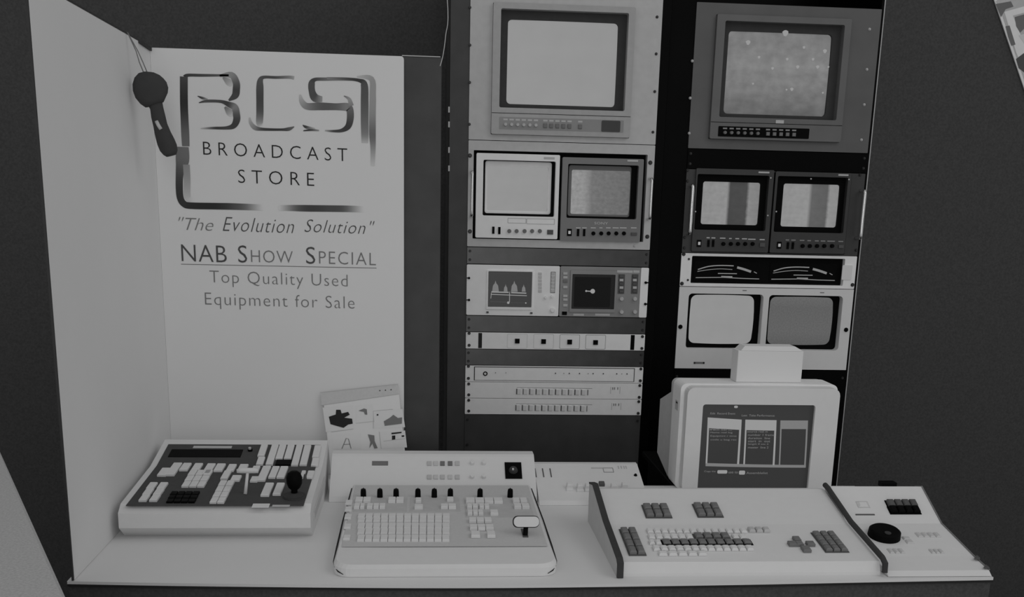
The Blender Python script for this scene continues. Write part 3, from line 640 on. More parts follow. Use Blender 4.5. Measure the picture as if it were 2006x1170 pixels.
for x, y, r_ in ((875, 455, 14), (935, 445, 14), (940, 575, 24)): u, v = f1.at(*k8(x, y), w7); knob(f1, u, v, r_*.00027, .007, 'knob', 'ivory', sA, w7)
for x in (318, 738): u, v = f1.at(*k8(x, 596 if x < 400 else 604), w7); part(f1, 'box', (u-.003, v-.0022, u+.003, v+.0022), w7, w7+.003, 'catch', 'keydark', sA)
for y in (268, 478):
    u, v = f1.at(*k8(130, y), w7); g = G(); f1.cyl(g, u+.003, v, .003, w7, w7+.004, 10); f1.box(g, (.0006, v-.0012, u+.003, v+.0012), w7, w7+.0015); g.obj('screw', 'black', sA)
sB = half('vector_scope', 'grey scope in left rack whose black screen shows one glowing dot', xs+.001, W-.0005, 'midgrey')
g = G(); R_ = f1.quad(Q(k8, 1108, 190, 1552, 198, 1545, 600, 1108, 592), w7); Ri = f1.quad(Q(k8, 1125, 230, 1537, 235, 1535, 568, 1125, 562), w7)
f1.ring(g, R_, Ri, w7, w7+.004, .002, .002); g.obj('screen_bezel', 'midgrey', sB)
g = G(); f1.box(g, Ri, w7-.0005, w7+.0008); sc = g.obj('screen', 'scopeblack', sB)
g = G(); Rj = f1.quad(Q(k8, 1150, 258, 1500, 262, 1492, 550, 1145, 545), w7); f1.rbox(g, Rj, .003, ws-.0006, ws-.0002); g.obj('graticule', 'graticule', sc)
g = G(); u, v = f1.at(*k8(1326, 395), ws); f1.cyl(g, u, v, .0062, ws, ws+.0005, 14); u, v = f1.at(*k8(1264, 393), ws); f1.cyl(g, u, v, .0026, ws, ws+.0005, 10); f1.ribbon(g, tr(k8, f1, [(1264, 393), (1320, 397)], ws), .0025, ws+.0003); g.obj('vector_trace', 'glow', sc)
for y, m_ in ((225, 'label'), (262, 'lightgrey'), (300, 'keygrey'), (355, 'label'), (440, 'lightgrey'), (475, 'label'), (530, 'label')):
    r = f1.rect(*k8(1042, y-12), *k8(1084, y+12), w7); part(f1, 'box', r, w7, w7+.003, 'push_button', m_, sB, ch=.0006)
part(f1, 'box', f1.rect(*k8(1032, 590), *k8(1078, 622), w7), w7, w7+.003, 'power_switch', 'black', sB)
for x in (1600, 1728):
    for i in range(5):
        r = f1.rect(*k8(x-18, 240+i*36), *k8(x+18, 240+i*36+24), w7); part(f1, 'box', r, w7+.0006, w7+.004, 'push_button', 'label' if (i+x) % 2 else 'keydark', sB, ch=.0006)
    R_ = f1.rect(*k8(x-32, 232), *k8(x+32, 420), w7); g = G(); f1.rbox(g, R_, .001, w7, w7+.0006); g.obj('button_surround', 'keydark', sB)
    for y in (467, 592): u, v = f1.at(*k8(x, y), w7); knob(f1, u, v, .0058, .009, 'knob', 'lightgrey', sB, w7)
for a, b in ((1560, 1710), (1715, 1775)): part(f1, 'box', f1.rect(*k8(a, 195), *k8(b, 218), w7), w7, w7+.0007, 'label_strip', 'label', sB)
for a, b in ((1140, 1242), (1350, 1490)): part(f1, 'box', f1.rect(*k8(a, 610), *k8(b, 630), w7), w7, w7+.0007, 'label_strip', 'label', sB)
R_ = f1.quad(Q(k8, 1782, 178, 1870, 182, 1856, 655, 1775, 652), w7); g = G(); f1.rbox(g, (R_[0], z0+.001, W-.0005, z0+3*U-.001), .003, w7, w7+.002); g.obj('rack_ear', 'ivory', sB, label='white rack ear')
for x, y in ((1832, 312), (1828, 517)):
    u, v = f1.at(*k8(x, y), w7); g = G(); f1.cyl(g, u, v, .0034, w7+.002, w7+.006, 10); f1.box(g, (u, v-.0015, W-.0006, v+.0015), w7+.002, w7+.0035); g.obj('screw', 'black', sB)

# --- 1U four-button unit
z0 = ZD-12*U
o, r = unit('amplifier_unit', 'white 1U unit with four small black square buttons, in left rack', 'rack unit', f1, 0, z0, 1, 'ivory', proud=.004)
w5 = .0056
for a, b in ((230, 265), (1690, 1727)): 
    r = f1.rect(*k8(a, 790), *k8(b, 955), w5); part(f1, 'box', (r[0], z0+.002, r[2], z0+U-.002), w5, w5+.0006, 'slot', 'print' if a < 300 else 'black', o)
for i, x in enumerate((603, 855, 1105, 1353)):
    cy = 872+i*4.6; r = f1.rect(*k8(x-95, cy-73), *k8(x+97, cy+70), w5)
    g = G(); f1.ring(g, (r[0], z0+.003, r[2], z0+U-.003), (r[0]+.0007, z0+.0037, r[2]-.0007, z0+U-.0037), w5, w5+.0006, .003, .0025); g.obj('card_outline', ('panelgrey', 'lightgrey', 'keygrey', 'keygrey')[i], o)
    part(f1, 'box', f1.rect(*k8(x-22, cy-22), *k8(x+22, cy+22), w5), w5, w5+.004, 'push_button', 'black', o, ch=.0006)
for x, y in ((142, 798), (142, 913), (1803, 830), (1797, 943)): u, v = f1.at(*k8(x, y), w5); screw(f1, u, v, .0034, o, w=w5)

# --- three white 1U units
k9 = cr(890, 630, 4.893)
z0 = ZD-14*U
o, r = unit('distribution_unit', 'white 1U unit with a dark outlined panel and round key switch, in left rack', 'rack unit', f1, 0, z0, 1, 'ivory', proud=.004)
R_ = f1.quad(Q(k9, 190, 405, 1730, 435, 1724, 582, 188, 560), w5); R_ = (R_[0], max(R_[1], z0+.003), R_[2], min(R_[3], z0+U-.003)); g = G(); f1.ring(g, R_, (R_[0]+.0022, R_[1]+.0008, R_[2]-.0016, R_[3]-.0016), w5, w5+.0008, .0005); g.obj('outline_frame', 'print', o)
u, v = f1.at(*k9(297, 500), w5); g = G(); f1.torus(g, u, v, .0048, .0014, w5+.001); g.obj('key_switch', 'black', o)
for x, rr_ in ((395, 5), (495, 4), (970, 6), (1050, 4), (1102, 6), (1200, 6), (1283, 4), (1330, 6), (1428, 6), (1557, 6), (1605, 4), (1655, 6)):
    u, v = f1.at(*k9(x, 491+(x-395)*.009), w5); part(f1, 'cyl', (u, v, rr_*.00025), w5, w5+.002, 'indicator', 'print' if rr_ > 5 else 'keygrey', o)
for x, y in ((135, 430), (135, 545), (1788, 455), (1783, 568)): u, v = f1.at(*k9(x, y), w5); screw(f1, u, v, .0034, o, w=w5)
for j, (lab, xs0, y0, bx) in enumerate((('upper', 598, 645, 1500), ('lower', 590, 800, 1510))):
    z0 = ZD-(15+j)*U
    o, r = unit('patch_unit', lab+' of two white 1U units with a row of slots, foot of left rack', 'rack unit', f1, 0, z0, 1, 'ivory', 'slotted white units', proud=.004)
    for i in range(12):
        x = xs0+i*62; y = y0+i*.8; u, v1 = f1.at(*k9(x, y), w5); _, v0 = f1.at(*k9(x, y+52), w5)
        part(f1, 'box', (u-.0009, v0, u+.0009, v1), w5, w5+.002, 'slot', ('print', 'keydark', 'keygrey')[(i*5+j) % 3], o)
        if i < 11: part(f1, 'box', (u+.0015, v0, u+.0112, v1), w5, w5+.0025, 'push_button', 'offwhite', o, ch=.0005)
    g = G(); f1.ribbon(g, [f1.at(*k9(xs0, y0-10), w5), f1.at(*k9(1322, y0-2), w5)], .0010, w5+.0003); g.obj('outline', 'keygrey', o)
    g = G()
    for a in (bx, bx+88): f1.ribbon(g, [f1.at(*k9(a, y0-18), w5), f1.at(*k9(a-3, y0+48), w5)], .0007, w5+.0003)
    g.obj('bracket_marking', 'keygrey', o)
    for a in (bx+18, bx+36, bx+66): part(f1, 'box', f1.rect(*k9(a-3, y0-14), *k9(a+4, y0+8), w5), w5, w5+.001, 'indicator', 'keygrey', o)
    for x, y in ((138, y0-58), (138, y0+58), (1778-j*10, y0-32), (1772-j*10, y0+82)):
        u, v = f1.at(*k9(x, y), w5); screw(f1, u, min(max(v, z0+.006), z0+U-.006), .0034, o, w=w5)

# ------------------------------------------------------------------ consoles
def prof(g, P, x0, x1): g.prism([(x0, y, z) for y, z in P], (x1-x0, 0, 0))
def slope(a, b, x=0):
    """face frame on the slope from a (near) to b (far); a, b = (y, z)"""
    return F((x, a[0], a[1]), (1, 0, 0), (0, b[0]-a[0], b[1]-a[1]))
def key(f, x, y, wpx, hpx, h, name, m, parent, w=0, ch=.001):
    a = f.at(x-wpx/2, y, w)[0]; b = f.at(x+wpx/2, y, w)[0]; c = f.at(x, y+hpx/2, w)[1]; d = f.at(x, y-hpx/2, w)[1]
    return part(f, 'box', (a, c, b, d), w, w+h, name, m, parent, ch=min(ch, (b-a)*.3, (d-c)*.3))

# --- left console
LB = [(-.53, ZC), (-.525, .868), (-.655, .842), (-.868, .826), (-.888, .813), (-.888, .785), (-.856, ZC)]
X0, X1 = -.664, -.318
lc = thing('control_console', 'white control console with dark key panel and black joystick, left end of counter', 'console', ((X0+X1)/2, -.72, ZC), 'control consoles on the counter')
g = G(); prof(g, LB, X0, X1); g.obj('housing', 'offwhite', lc)
fU = slope((-.655, .842), (-.525, .868)); fL = slope((-.868, .826), (-.655, .842))
k10 = cr(210, 840, 4.361)
xl, xr = X0+.013, X1-.013
LU = math.hypot(.13, .026); LL = math.hypot(.213, .016)
g = G(); fU.box(g, (xl, 0, xr, fU.at(*k10(1200, 140))[1]), 0, .0012); g.obj('key_panel', 'overlay', lc)
vb = fL.at(*k10(1000, 662))[1]
g = G(); fL.box(g, (xl, vb, xr, LL), 0, .0012); pl = g.obj('key_panel', 'overlay', lc)
w1 = .0012
def K10(f, x0, y0, x1, y1, h=.005, m='offwhite', name='key', ch=.0012):
    px, py = k10((x0+x1)/2, (y0+y1)/2); key(f, px, py, (x1-x0)/4.361, (y1-y0)/4.361, h, name, m, lc, w1, ch)
K10(fU, 535, 182, 1150, 245, .0015, 'black', 'display_window', .0003)
K10(fU, 735, 150, 1065, 168, .0008, 'lightgrey', 'label_strip', .0002)
u, v = fU.at(*k10(1222, 190), w1); g = G(); fU.cyl(g, u, v, .005, w1, w1+.004, 12); g.obj('knob', 'black', lc); g = G(); fU.cyl(g, u-.0005, v, .003, w1+.004, w1+.008, 10); g.obj('power_lamp', 'label', lc)
for a in ((1300, 150, 1358, 245), (1282, 255, 1340, 318), (1380, 152, 1440, 318), (1455, 152, 1515, 268), (1526, 152, 1586, 268), (1594, 152, 1652, 325), (1664, 155, 1724, 322), (1762, 157, 1818, 255), (1748, 264, 1806, 328)): K10(fU, *a)
K10(fU, 1442, 275, 1578, 318, .003, 'black', 'display_window', .0004)
for a in ((448, 352, 522, 412), (533, 308, 608, 408), (634, 310, 704, 366), (734, 312, 803, 366), (832, 314, 903, 400), (925, 315, 998, 372), (1028, 320, 1094, 372), (1122, 320, 1194, 378)): K10(fL, *a)
for r_ in range(3):
    for c_ in range(3):
        y = 390+r_*48; sl = (y-390)*-.55
        x = 700+c_*66+sl; K10(fL, x, y-20, x+60, y+20)
for r_ in range(4):
    for c_ in range(2):
        y = 480+r_*48; sl = (y-480)*-.5
        x = 958+c_*64+sl; K10(fL, x, y-20, x+58, y+20)
for a in ((985, 375, 1045, 440), (1062, 415, 1140, 455), (1240, 335, 1300, 375), (1228, 425, 1290, 462), (1305, 335, 1375, 455), (1395, 338, 1455, 430), (1465, 338, 1530, 430), (1655, 375, 1690, 430), (1708, 376, 1762, 432), (1332, 480, 1404, 584), (1432, 480, 1500, 575)): K10(fL, *a)
for x in (348, 438):   # two long slanted keys, front left
    for r_ in range(3):
        y = 500+r_*52; K10(fL, x-32-(y-555)*.62, y-24, x+34-(y-555)*.62, y+24)
for r_ in range(3):
    for c_ in range(4):
        y = 562+r_*32; x = 545+c_*62-(y-562)*.5; K10(fL, x, y-13, x+54, y+13, .004, 'black', 'keypad_key', .0008)
# T lever
T0 = Vector(fL.p(*fL.at(*k10(1180, 560), w1), w1)); Tt = T0+Vector((.004, .012, .042))
vs_, fs_ = tube_path([T0, T0.lerp(Tt, .5), Tt], [.0035, .003, .003], 8); lv = link('lever', vs_, fs_, 'offwhite', lc, smooth=True)
vs_, fs_ = tube_path([Tt+Vector((-.020, 0, 0)), Tt+Vector((-.012, 0, .001)), Tt+Vector((.012, 0, .001)), Tt+Vector((.020, 0, 0))], [.004, .0055, .0055, .004], 10); link('lever_grip', vs_, fs_, 'offwhite', lv, smooth=True)
# joystick
u, v = fL.at(*k10(1600, 585), w1); g = G(); fL.cyl(g, u, v, .022, w1, w1+.004, 22, .021); fL.cyl(g, u, v, .017, w1+.004, w1+.009, 22, .009); js = g.obj('joystick_base', 'dark', lc)
b0 = fL.p(u, v, w1+.006)
vs_, fs_ = tube_path([b0, b0+Vector((0, .001, .008)), b0+Vector((0, .002, .012)), b0+Vector((0, .003, .020)), b0+Vector((0, .003, .032)), b0+Vector((0, .004, .040)), b0+Vector((0, .004, .044))], [.006, .006, .011, .0145, .0150, .0120, .006], 16); link('joystick_knob', vs_, fs_, 'black', js, smooth=True)
u, v = fL.at(*k10(1692, 430), w1); g = G(); fL.cyl(g, u, v, .004, w1, w1+.010, 10, .002); g.obj('toggle_switch', 'keydark', lc)
K10(fL, 1240, 645, 1385, 676, .0012, 'offwhite', 'label_strip', .0003); K10(fL, 1410, 654, 1560, 668, .0008, 'lightgrey', 'label_strip', .0002)
g = G(); F((0, 0, ZC), (1, 0, 0), (0, 1, 0)).box(g, (X0+.004, -.852, X0+.02, -.82), .0003, .006); g.obj('foot', 'keydark', lc)
# shade of the right cheek put in as a greyer strip
g = G(); g.prism([(X1+.0002, -.62, .79), (X1+.0002, -.84, .785), (X1+.0002, -.84, .80), (X1+.0002, -.62, .812)], (.002, 0, 0)); g.obj('side_shade', 'side', lc)

# --- small black plug between the consoles
pf = F((0, -.55, 0), (1, 0, 0), (0, 0, 1))
u, v = pf.at(666, 936); 
pg = thing('plug', 'small black plug standing between left console and middle control unit', 'plug', (u, -.55, ZC+.0005))
pf2 = F((0, 0, ZC+.0005), (1, 0, 0), (0, 1, 0)); uu, vv = u, -.55
g = G(); pf2.cyl(g, uu, vv, .011, 0, .012, 12, .0095); g.obj('collar', 'keydark', pg)
g = G(); pf2.box(g, (uu-.008, vv-.006, uu+.008, vv+.006), .0125, .038, .002); g.obj('plug_body', 'dark', pg)

# --- brochure sheets leaning on the sign
br = thing('brochure', 'leaning sheet of small product pictures at the foot of the white sign', 'brochure', (-.24, -.42, ZC))
A = [Vector((-.338, -.416, .9515)), Vector((-.1685, -.4122, .972)), Vector((-.146, -.452, ZC+.002)), Vector((-.318, -.452, ZC+.002))]
eu = (A[1]-A[0]).normalized(); bF = F(A[3], (A[2]-A[3]), (A[0]-A[3])); bF.u = (A[2]-A[3]).normalized(); bF.n = bF.u.cross((A[0]-A[3]).normalized()).normalized(); bF.v = bF.n.cross(bF.u)
g = G(); n_ = bF.n*.0008
g.prism([A[3], A[2], A[1], A[0]], n_); g.obj('sheet', 'white', br)
k11 = cr(600, 700, 3.9)
def bq(fn, pts, w): return [bF.p(*bF.at(*fn(x, y), w), w) for x, y in pts]
for P_, m_ in (((( 110, 270), (700, 205), (705, 285), (115, 370)), 'panelgrey'), (((125, 385), (355, 368), (362, 548), (150, 572)), 'offwhite'), (((375, 370), (505, 360), (520, 490), (378, 505)), 'offwhite'), (((512, 412), (735, 395), (755, 535), (520, 545)), 'offwhite'), (((190, 590), (420, 580), (420, 700), (200, 705)), 'offwhite'), (((555, 570), (755, 560), (770, 690), (570, 700)), 'offwhite')):
    g = G(); g.add(bq(k11, P_, .0012), [(0, 1, 2, 3)]); g.obj('picture_frame_print', m_, br)
def outline(P_, name='printed_outline', wd=.0008):
    g = G(); L = [bF.at(*k11(x, y), .0016) for x, y in P_]; bF.ribbon(g, L, wd, .0016); g.obj(name, 'printfaint', br)
outline([(105, 272), (700, 208), (712, 280), (110, 368)]); outline([(512, 545), (512, 412), (660, 398)], wd=.0010); outline([(378, 505), (520, 490)]); outline([(190, 572), (360, 548)], wd=.001); outline([(558, 570), (572, 700)], wd=.001); outline([(590, 642), (755, 622)], wd=.001)
def bprint(P_, m_, name='printed_picture'):
    g = G(); g.add(bq(k11, P_, .0020), [tuple(range(len(P_)))]); g.obj(name, m_, br)
bprint([(172, 455), (225, 438), (228, 402), (262, 402), (270, 430), (320, 418), (332, 440), (290, 462), (350, 470), (355, 508), (320, 515), (285, 540), (240, 528), (185, 512)], 'print')
bprint([(398, 410), (440, 392), (462, 398), (466, 440), (448, 438), (440, 418)], 'printmid')
bprint([(592, 490), (640, 462), (665, 440), (700, 465), (732, 460), (730, 508), (600, 525)], 'printmid')
bprint([(470, 590), (520, 598), (522, 640), (545, 695), (520, 698), (505, 660), (482, 695), (490, 650)], 'printmid')
bprint([(650, 578), (728, 570), (728, 580), (652, 590)], 'print'); bprint([(655, 600), (680, 598), (680, 628), (655, 632)], 'print'); bprint([(728, 598), (748, 596), (748, 608), (730, 610)], 'print')
bprint([(538, 436), (550, 434), (551, 446), (539, 447)], 'print')
g = G(); bF.ribbon(g, [bF.at(*k11(*p), .002) for p in ((272, 700), (305, 620), (322, 625), (342, 698))], .0015, .002); bF.ribbon(g, [bF.at(*k11(*p), .002) for p in ((285, 668), (335, 665))], .0012, .002); g.obj('printed_letter', 'printmid', br)
for x in (562, 605, 648): bprint([(x-4, 252-(x-562)*.08), (x+4, 251-(x-562)*.08), (x+4, 259-(x-562)*.08), (x-4, 260-(x-562)*.08)], 'print')

# --- middle rear units
k12 = cr(640, 870, 3.184)
RB = [(-.635, ZC+.0005), (-.632, .772), (-.548, .838), (-.54, .842), (-.51, .842), (-.505, ZC+.0005)]
fm = slope(RB[1], RB[2])
xa = fm.at(*k12(30, 120))[0]; xb = fm.at(*k12(1293, 80))[0]
mc = thing('control_unit', 'low white control unit with a black square dial behind the central console', 'control unit', ((xa+xb)/2, -.57, ZC), 'low white units at back of counter')
def zshift(P, y, tgt): pass
g = G(); prof(g, RB, xa, xb); g.obj('housing', 'offwhite', mc)
def K12(f, par, x0, y0, x1, y1, h=.004, m='offwhite', name='button', w=0, ch=.0008):
    px, py = k12((x0+x1)/2, (y0+y1)/2); return key(f, px, py, (x1-x0)/3.184, (y1-y0)/3.184, h, name, m, par, w, ch)
K12(fm, mc, 283, 108, 383, 135, .001, 'keygrey', 'display_window', ch=.0002)
for y in (125, 210):
    for x, m_ in ((640, 'lightgrey'), (680, 'panelgrey'), (722, 'keygrey' if y < 150 else 'lightgrey'), (770, 'keygrey' if y < 150 else 'panelgrey'), (815, 'lightgrey')): K12(fm, mc, x-14, y-14, x+14, y+12, .003, m_)
    for x in (907, 980): u, v = fm.at(*k12(x, y-2)); knob(fm, u, v, .0050, .007, 'knob', 'offwhite', mc)
bk = K12(fm, mc, 1112, 118, 1216, 218, .003, 'black', 'dial_plate'); u, v = fm.at(*k12(1163, 170)); g = G(); fm.cyl(g, u, v, .010, .0031, .008, 16, .008); dk = g.obj('dial', 'dark', mc); g = G(); fm.box(g, (u-.003, v-.004, u+.001, v+.001), .0081, .010); g.obj('pointer', 'label', dk)
xc = xb+.002; xd = fm.at(*k12(1948, 150))[0]
RC = [(-.66, ZC+.0005), (-.655, .770), (-.53, .813), (-.522, .816), (-.505, .816), (-.502, ZC+.0005)]
fr_ = slope(RC[1], RC[2]); xd = fr_.at(*k12(1950, 170))[0]
rc = thing('control_unit', 'low white control unit with small levers beside the terminal', 'control unit', ((xc+xd)/2, -.57, ZC), 'low white units at back of counter')
g = G(); prof(g, RC, xc, xd); g.obj('housing', 'offwhite', rc)
for x in (1303, 1350, 1397):
    K12(fr_, rc, x-3, 155, x+3, 208, .0015, 'keydark', 'slot', ch=.0002)
K12(fr_, rc, 1650, 148, 1730, 155, .0008, 'lightgrey', 'label_strip', ch=.0001)
g = G(); r = fr_.rect(*k12(1725, 150), *k12(1788, 178)); fr_.ring(g, r, (r[0]+.0008, r[1]+.0008, r[2]-.0008, r[3]-.0008), 0, .0008, .0005); g.obj('display_window', 'keygrey', rc)
for x in (1820, 1838, 1855, 1868): K12(fr_, rc, x-3, 138, x+3, 155, .001, 'lightgrey', 'indicator', ch=.0001)
u, v = fr_.at(*k12(1926, 197)); screw(fr_, min(u, xd-.006), v, .0032, rc, 'black')
for x, y in ((1515, 270), (1580, 275), (1630, 275), (1715, 262), (1790, 275), (1858, 268)):
    if y/3.184+870 > 1000: continue
    u, v = fr_.at(*k12(x, y+12)); g = G(); n3 = 'keydark' if x == 1715 else 'offwhite'
    fr_.box(g, (u-.0075, v-.008, u+.0075, v+.004), .0, .004, .001); sb_ = g.obj('lever_base', 'offwhite', rc)
    g = G(); fr_.box(g, (u-.006, v-.001, u+.006, v+.010), .0041, .012, .0015); g.obj('lever_cap', n3, sb_)

# --- central switcher console
SB = [(-.642, ZC), (-.622, .797), (-.640, .800), (-.985, .787), (-1.045, .782), (-1.075, .770), (-1.082, ZC)]
xa, xb = -.262, .120
sw = thing('switcher_console', 'wide white central console with rows of push buttons and eight black knobs', 'console', ((xa+xb)/2, -.85, ZC), 'control consoles on the counter')
# rounded front corners in plan
def plan(off, z):
    L = [(xa+.004+off, -.642), (xb-.004-off, -.642)]
    for i in range(7):
        a = math.radians(90*i/6-0); L.append((xb-off-.03+.03*math.cos(a)+ (0 if i else 0), -1.053-.03*math.sin(a)+off))
    for i in range(7):
        a = math.radians(90+90*i/6); L.append((xa+off+.03+.03*math.cos(a), -1.053-.03*math.sin(a)+off))
    return L
def topz(y): 
    return .800 if y > -.645 else (.800+(y+.645)*(.013/.340) if y > -.985 else .787+(y+.985)*.06)
P0 = plan(0, 0); P1 = plan(.004, 0); n = len(P0)
vs_ = [(x, y, ZC+.0005) for x, y in P0]+[(x, y, topz(y)-.006) for x, y in P0]+[(x, y, topz(y)) for x, y in P1]
g = G(); g.add(vs_, [tuple(range(n))]+[(i, (i+1) % n, (i+1) % n+n, i+n) for i in range(n)]+[(i+n, (i+1) % n+n, (i+1) % n+2*n, i+2*n) for i in range(n)]+[tuple(range(2*n, 3*n))]); g.obj('housing', 'offwhite', sw)
# thin dark line down both sides and round the front corners
for sg_ in (0, 1):
    x_ = (xa, xb)[sg_]; d_ = (1, -1)[sg_]
    L = [(x_+d_*.003, -.648, .7935), (x_, -.85, .786), (x_, -.985, .781), (x_, -1.048, .7755), (x_+d_*.003, -1.062, .772), (x_+d_*.009, -1.075, .768), (x_+d_*.018, -1.082, .765)]
    vs_, fs_ = tube_path(L, [.0012, .0014, .0016, .0018, .0016, .0012, .0005], 8); link('edge_trim', vs_, fs_, 'print', sw, smooth=True)
fs = slope((-.985, .787), (-.645, .800)); ws0 = .0006
LS = math.hypot(.340, .013)
v_lo = fs.at(*k12(700, 640))[1]; v_hi = LS-.002
g = G(); fs.box(g, (xa+.010, v_lo, xb-.010, v_hi), 0, ws0); g.obj('button_panel', 'panelgrey', sw)
def K12s(*a, **k): return K12(fs, sw, *a, w=k.pop('w', ws0), **k)
K12s(172, 338, 500, 424, h=.0006, m='lightgrey', name='sub_panel', ch=.0002); K12s(520, 338, 830, 424, h=.0006, m='lightgrey', name='sub_panel', ch=.0002); K12s(862, 338, 1278, 462, h=.0006, m='lightgrey', name='sub_panel', ch=.0002)
for x in (229, 332, 433, 569, 671, 771, 956, 1144):
    u, v = fs.at(*k12(x, 332), ws0); knob(fs, u, v, .0058, .017, 'knob', 'black', sw, ws0)
W2 = ws0+.0007
for a in ((180, 346, 226, 370), (229, 346, 275, 370), (385, 346, 430, 370), (434, 346, 480, 370), (172, 386, 206, 408), (210, 386, 236, 408), (252, 386, 288, 408), (292, 386, 326, 408), (330, 386, 365, 408), (548, 392, 600, 410), (712, 388, 756, 408), (760, 388, 806, 408), (555, 350, 590, 372), (750, 345, 790, 362),
          (868, 350, 922, 374), (926, 350, 980, 374), (984, 350, 1038, 374), (1042, 350, 1096, 374), (1160, 350, 1202, 374), (1206, 350, 1248, 374), (875, 388, 906, 408), (910, 388, 942, 408), (952, 388, 980, 408), (984, 388, 1012, 408), (1168, 386, 1212, 408), (1216, 386, 1262, 408),
          (878, 426, 908, 448), (912, 426, 942, 448), (946, 426, 975, 448), (1020, 426, 1068, 448), (888, 474, 932, 496), (936, 474, 980, 496), (984, 474, 1028, 496), (892, 516, 938, 542), (942, 516, 988, 542), (992, 516, 1040, 542), (900, 560, 955, 588), (1000, 560, 1050, 588)):
    K12s(*a, h=.006, w=W2, m='offwhite')
for r_, y in enumerate((458, 484, 522, 556, 596)):
    for c_ in range(12):
        x = 195+c_*48-(y-458)*.02; K12s(x, y-13 if r_ < 2 else y-17, x+44, y+11 if r_ < 2 else y+15, h=.0045, m='offwhite')
for y in (372, 412, 460, 520, 590):
    K12s(118-(y-372)*.06, y-12, 160-(y-372)*.06, y+12, h=.004, m='offwhite')
# T-bar with white loop grip and black stem
u, v = fs.at(*k12(1238, 572), ws0); g = G(); fs.box(g, (u-.005, v-.010, u+.005, v+.034), ws0, ws0+.0012); g.obj('fader_slot', 'keydark', sw)
c0 = fs.p(u, v, ws0+.001); top = c0+Vector((.002, .006, .022))
vs_, fs_ = tube_path([c0, top], [.0048, .004], 8); fd = link('fader_stem', vs_, fs_, 'black', sw)
gF = F(top, (1, 0, 0), (0, .3, .95)); g = G(); gF.rbox(g, (-.023, -.008, .023, .011), .0085, -.006, .006, 5); fg = g.obj('fader_grip', 'offwhite', fd)
g = G(); gF.ring(g, (-.0245, -.0095, -.0+.0245, .0125), (-.022, -.007, .022, .010), -.0065, -.003, .009, .0085); g.obj('grip_edge', 'print', fd)

# --- right editing console
EB = [(-.775, ZC), (-.775, .832), (-.805, .838), (-.935, .806), (-1.078, .784), (-1.086, .766), (-1.086, ZC)]
e0, e1 = .2265, .686
ec = thing('editing_console', 'broad white editing console with keyboard, dark key blocks and a dark left cheek', 'console', (.46, -.93, ZC), 'control consoles on the counter')
g = G(); prof(g, [(y, z-.0005 if z > .77 else z) for y, z in EB], e0, e1); g.obj('housing', 'offwhite', ec)
CK = [(-.770, ZC), (-.768, .838), (-.808, .846), (-.937, .813), (-1.082, .790), (-1.091, .784), (-1.091, ZC)]
g = G(); prof(g, CK, .2195, .2262); g.obj('side_cheek', 'side', ec)
g = G(); prof(g, [(y, z) for y, z in CK[1:6]]+[(-1.0915, ZC+.001), (-1.0955, ZC+.001)]+[(y-.003 if i == 4 else y, z+.0035) for i, (y, z) in enumerate(CK[1:6])][::-1], .2188, .2300); g.obj('edge_trim', 'dark', ec)
def tubebar():
    P = [(-.80, .845), (-.815, .843), (-.937, .811), (-1.080, .790), (-1.092, .784), (-1.094, .768)]
    P = [(.690, y, z) for y, z in P]; return tube_path(P, .0052, 10)
vs_, fs_ = tubebar(); link('edge_tube', vs_, fs_, 'dark', ec, label='dark bent tube along the right edge')
fA = slope(EB[3], EB[2]); fB = slope(EB[4], EB[3])
k13 = cr(1150, 930, 5.571); k14 = cr(1450, 930, 4.094)
def KQ(f, fn, tl, tr_, br_, bl, rows, cols, m, par, h=.006, gap=.18, name='key', plate=None, w=0):
    a, b, c, d = [Vector(f.at(*fn(*p), w)) for p in (tl, tr_, br_, bl)]
    u0 = (a.x+d.x)/2; u1 = (b.x+c.x)/2; v1 = (a.y+b.y)/2; v0 = (c.y+d.y)/2
    if plate: part(f, 'box', (u0-.001, v0-.001, u1+.001, v1+.001), w, w+.0010, 'key_bed', plate, par)
    du = (u1-u0)/cols; dv_ = (v1-v0)/rows
    for r_ in range(rows):
        for c_ in range(cols):
            part(f, 'box', (u0+du*(c_+gap/2), v0+dv_*(r_+gap/2), u0+du*(c_+1-gap/2), v0+dv_*(r_+1-gap/2)), w+(.001 if plate else 0), w+h, name, m, par, ch=min(.002, du*.2, dv_*.2))
KQ(fA, k13, (607, 345), (880, 330), (912, 475), (640, 475), 2, 3, 'keygrey', ec, .008, plate='keydark')
KQ(fA, k13, (1165, 335), (1430, 320), (1470, 468), (1200, 468), 2, 3, 'keygrey', ec, .008, plate='keydark')
KQ(fB, k13, (355, 605), (520, 600), (648, 885), (460, 885), 4, 2, 'keygrey', ec, .008, plate='keydark')
rows = ((620, 640, 1880, 'offwhite', None), (680, 650, 1160, 'offwhite', None), (742, 655, 815, 'offwhite', None), (812, 665, 1900, 'offwhite', None))
KQ(fB, k13, (640, 600), (1740, 600), (1750, 650), (650, 650), 1, 14, 'offwhite', ec, .005)
KQ(fB, k13, (1745, 590), (1985, 590), (2000, 640), (1760, 640), 1, 3, 'lightgrey', ec, .006)
KQ(fB, k13, (655, 662), (1150, 662), (1165, 715), (665, 715), 1, 6, 'offwhite', ec, .005)
KQ(fB, k13, (1160, 655), (1545, 655), (1560, 712), (1175, 712), 1, 4, 'keygrey', ec, .007, plate='keydark')
KQ(fB, k13, (1570, 662), (1730, 662), (1745, 715), (1585, 715), 1, 2, 'offwhite', ec, .005)
KQ(fB, k13, (665, 725), (805, 725), (815, 775), (675, 775), 1, 2, 'offwhite', ec, .005)
KQ(fB, k13, (815, 722), (1780, 712), (1800, 765), (825, 775), 1, 10, 'keygrey', ec, .005, plate='black')  # shade of this row put into the colour: grey keys, black bed
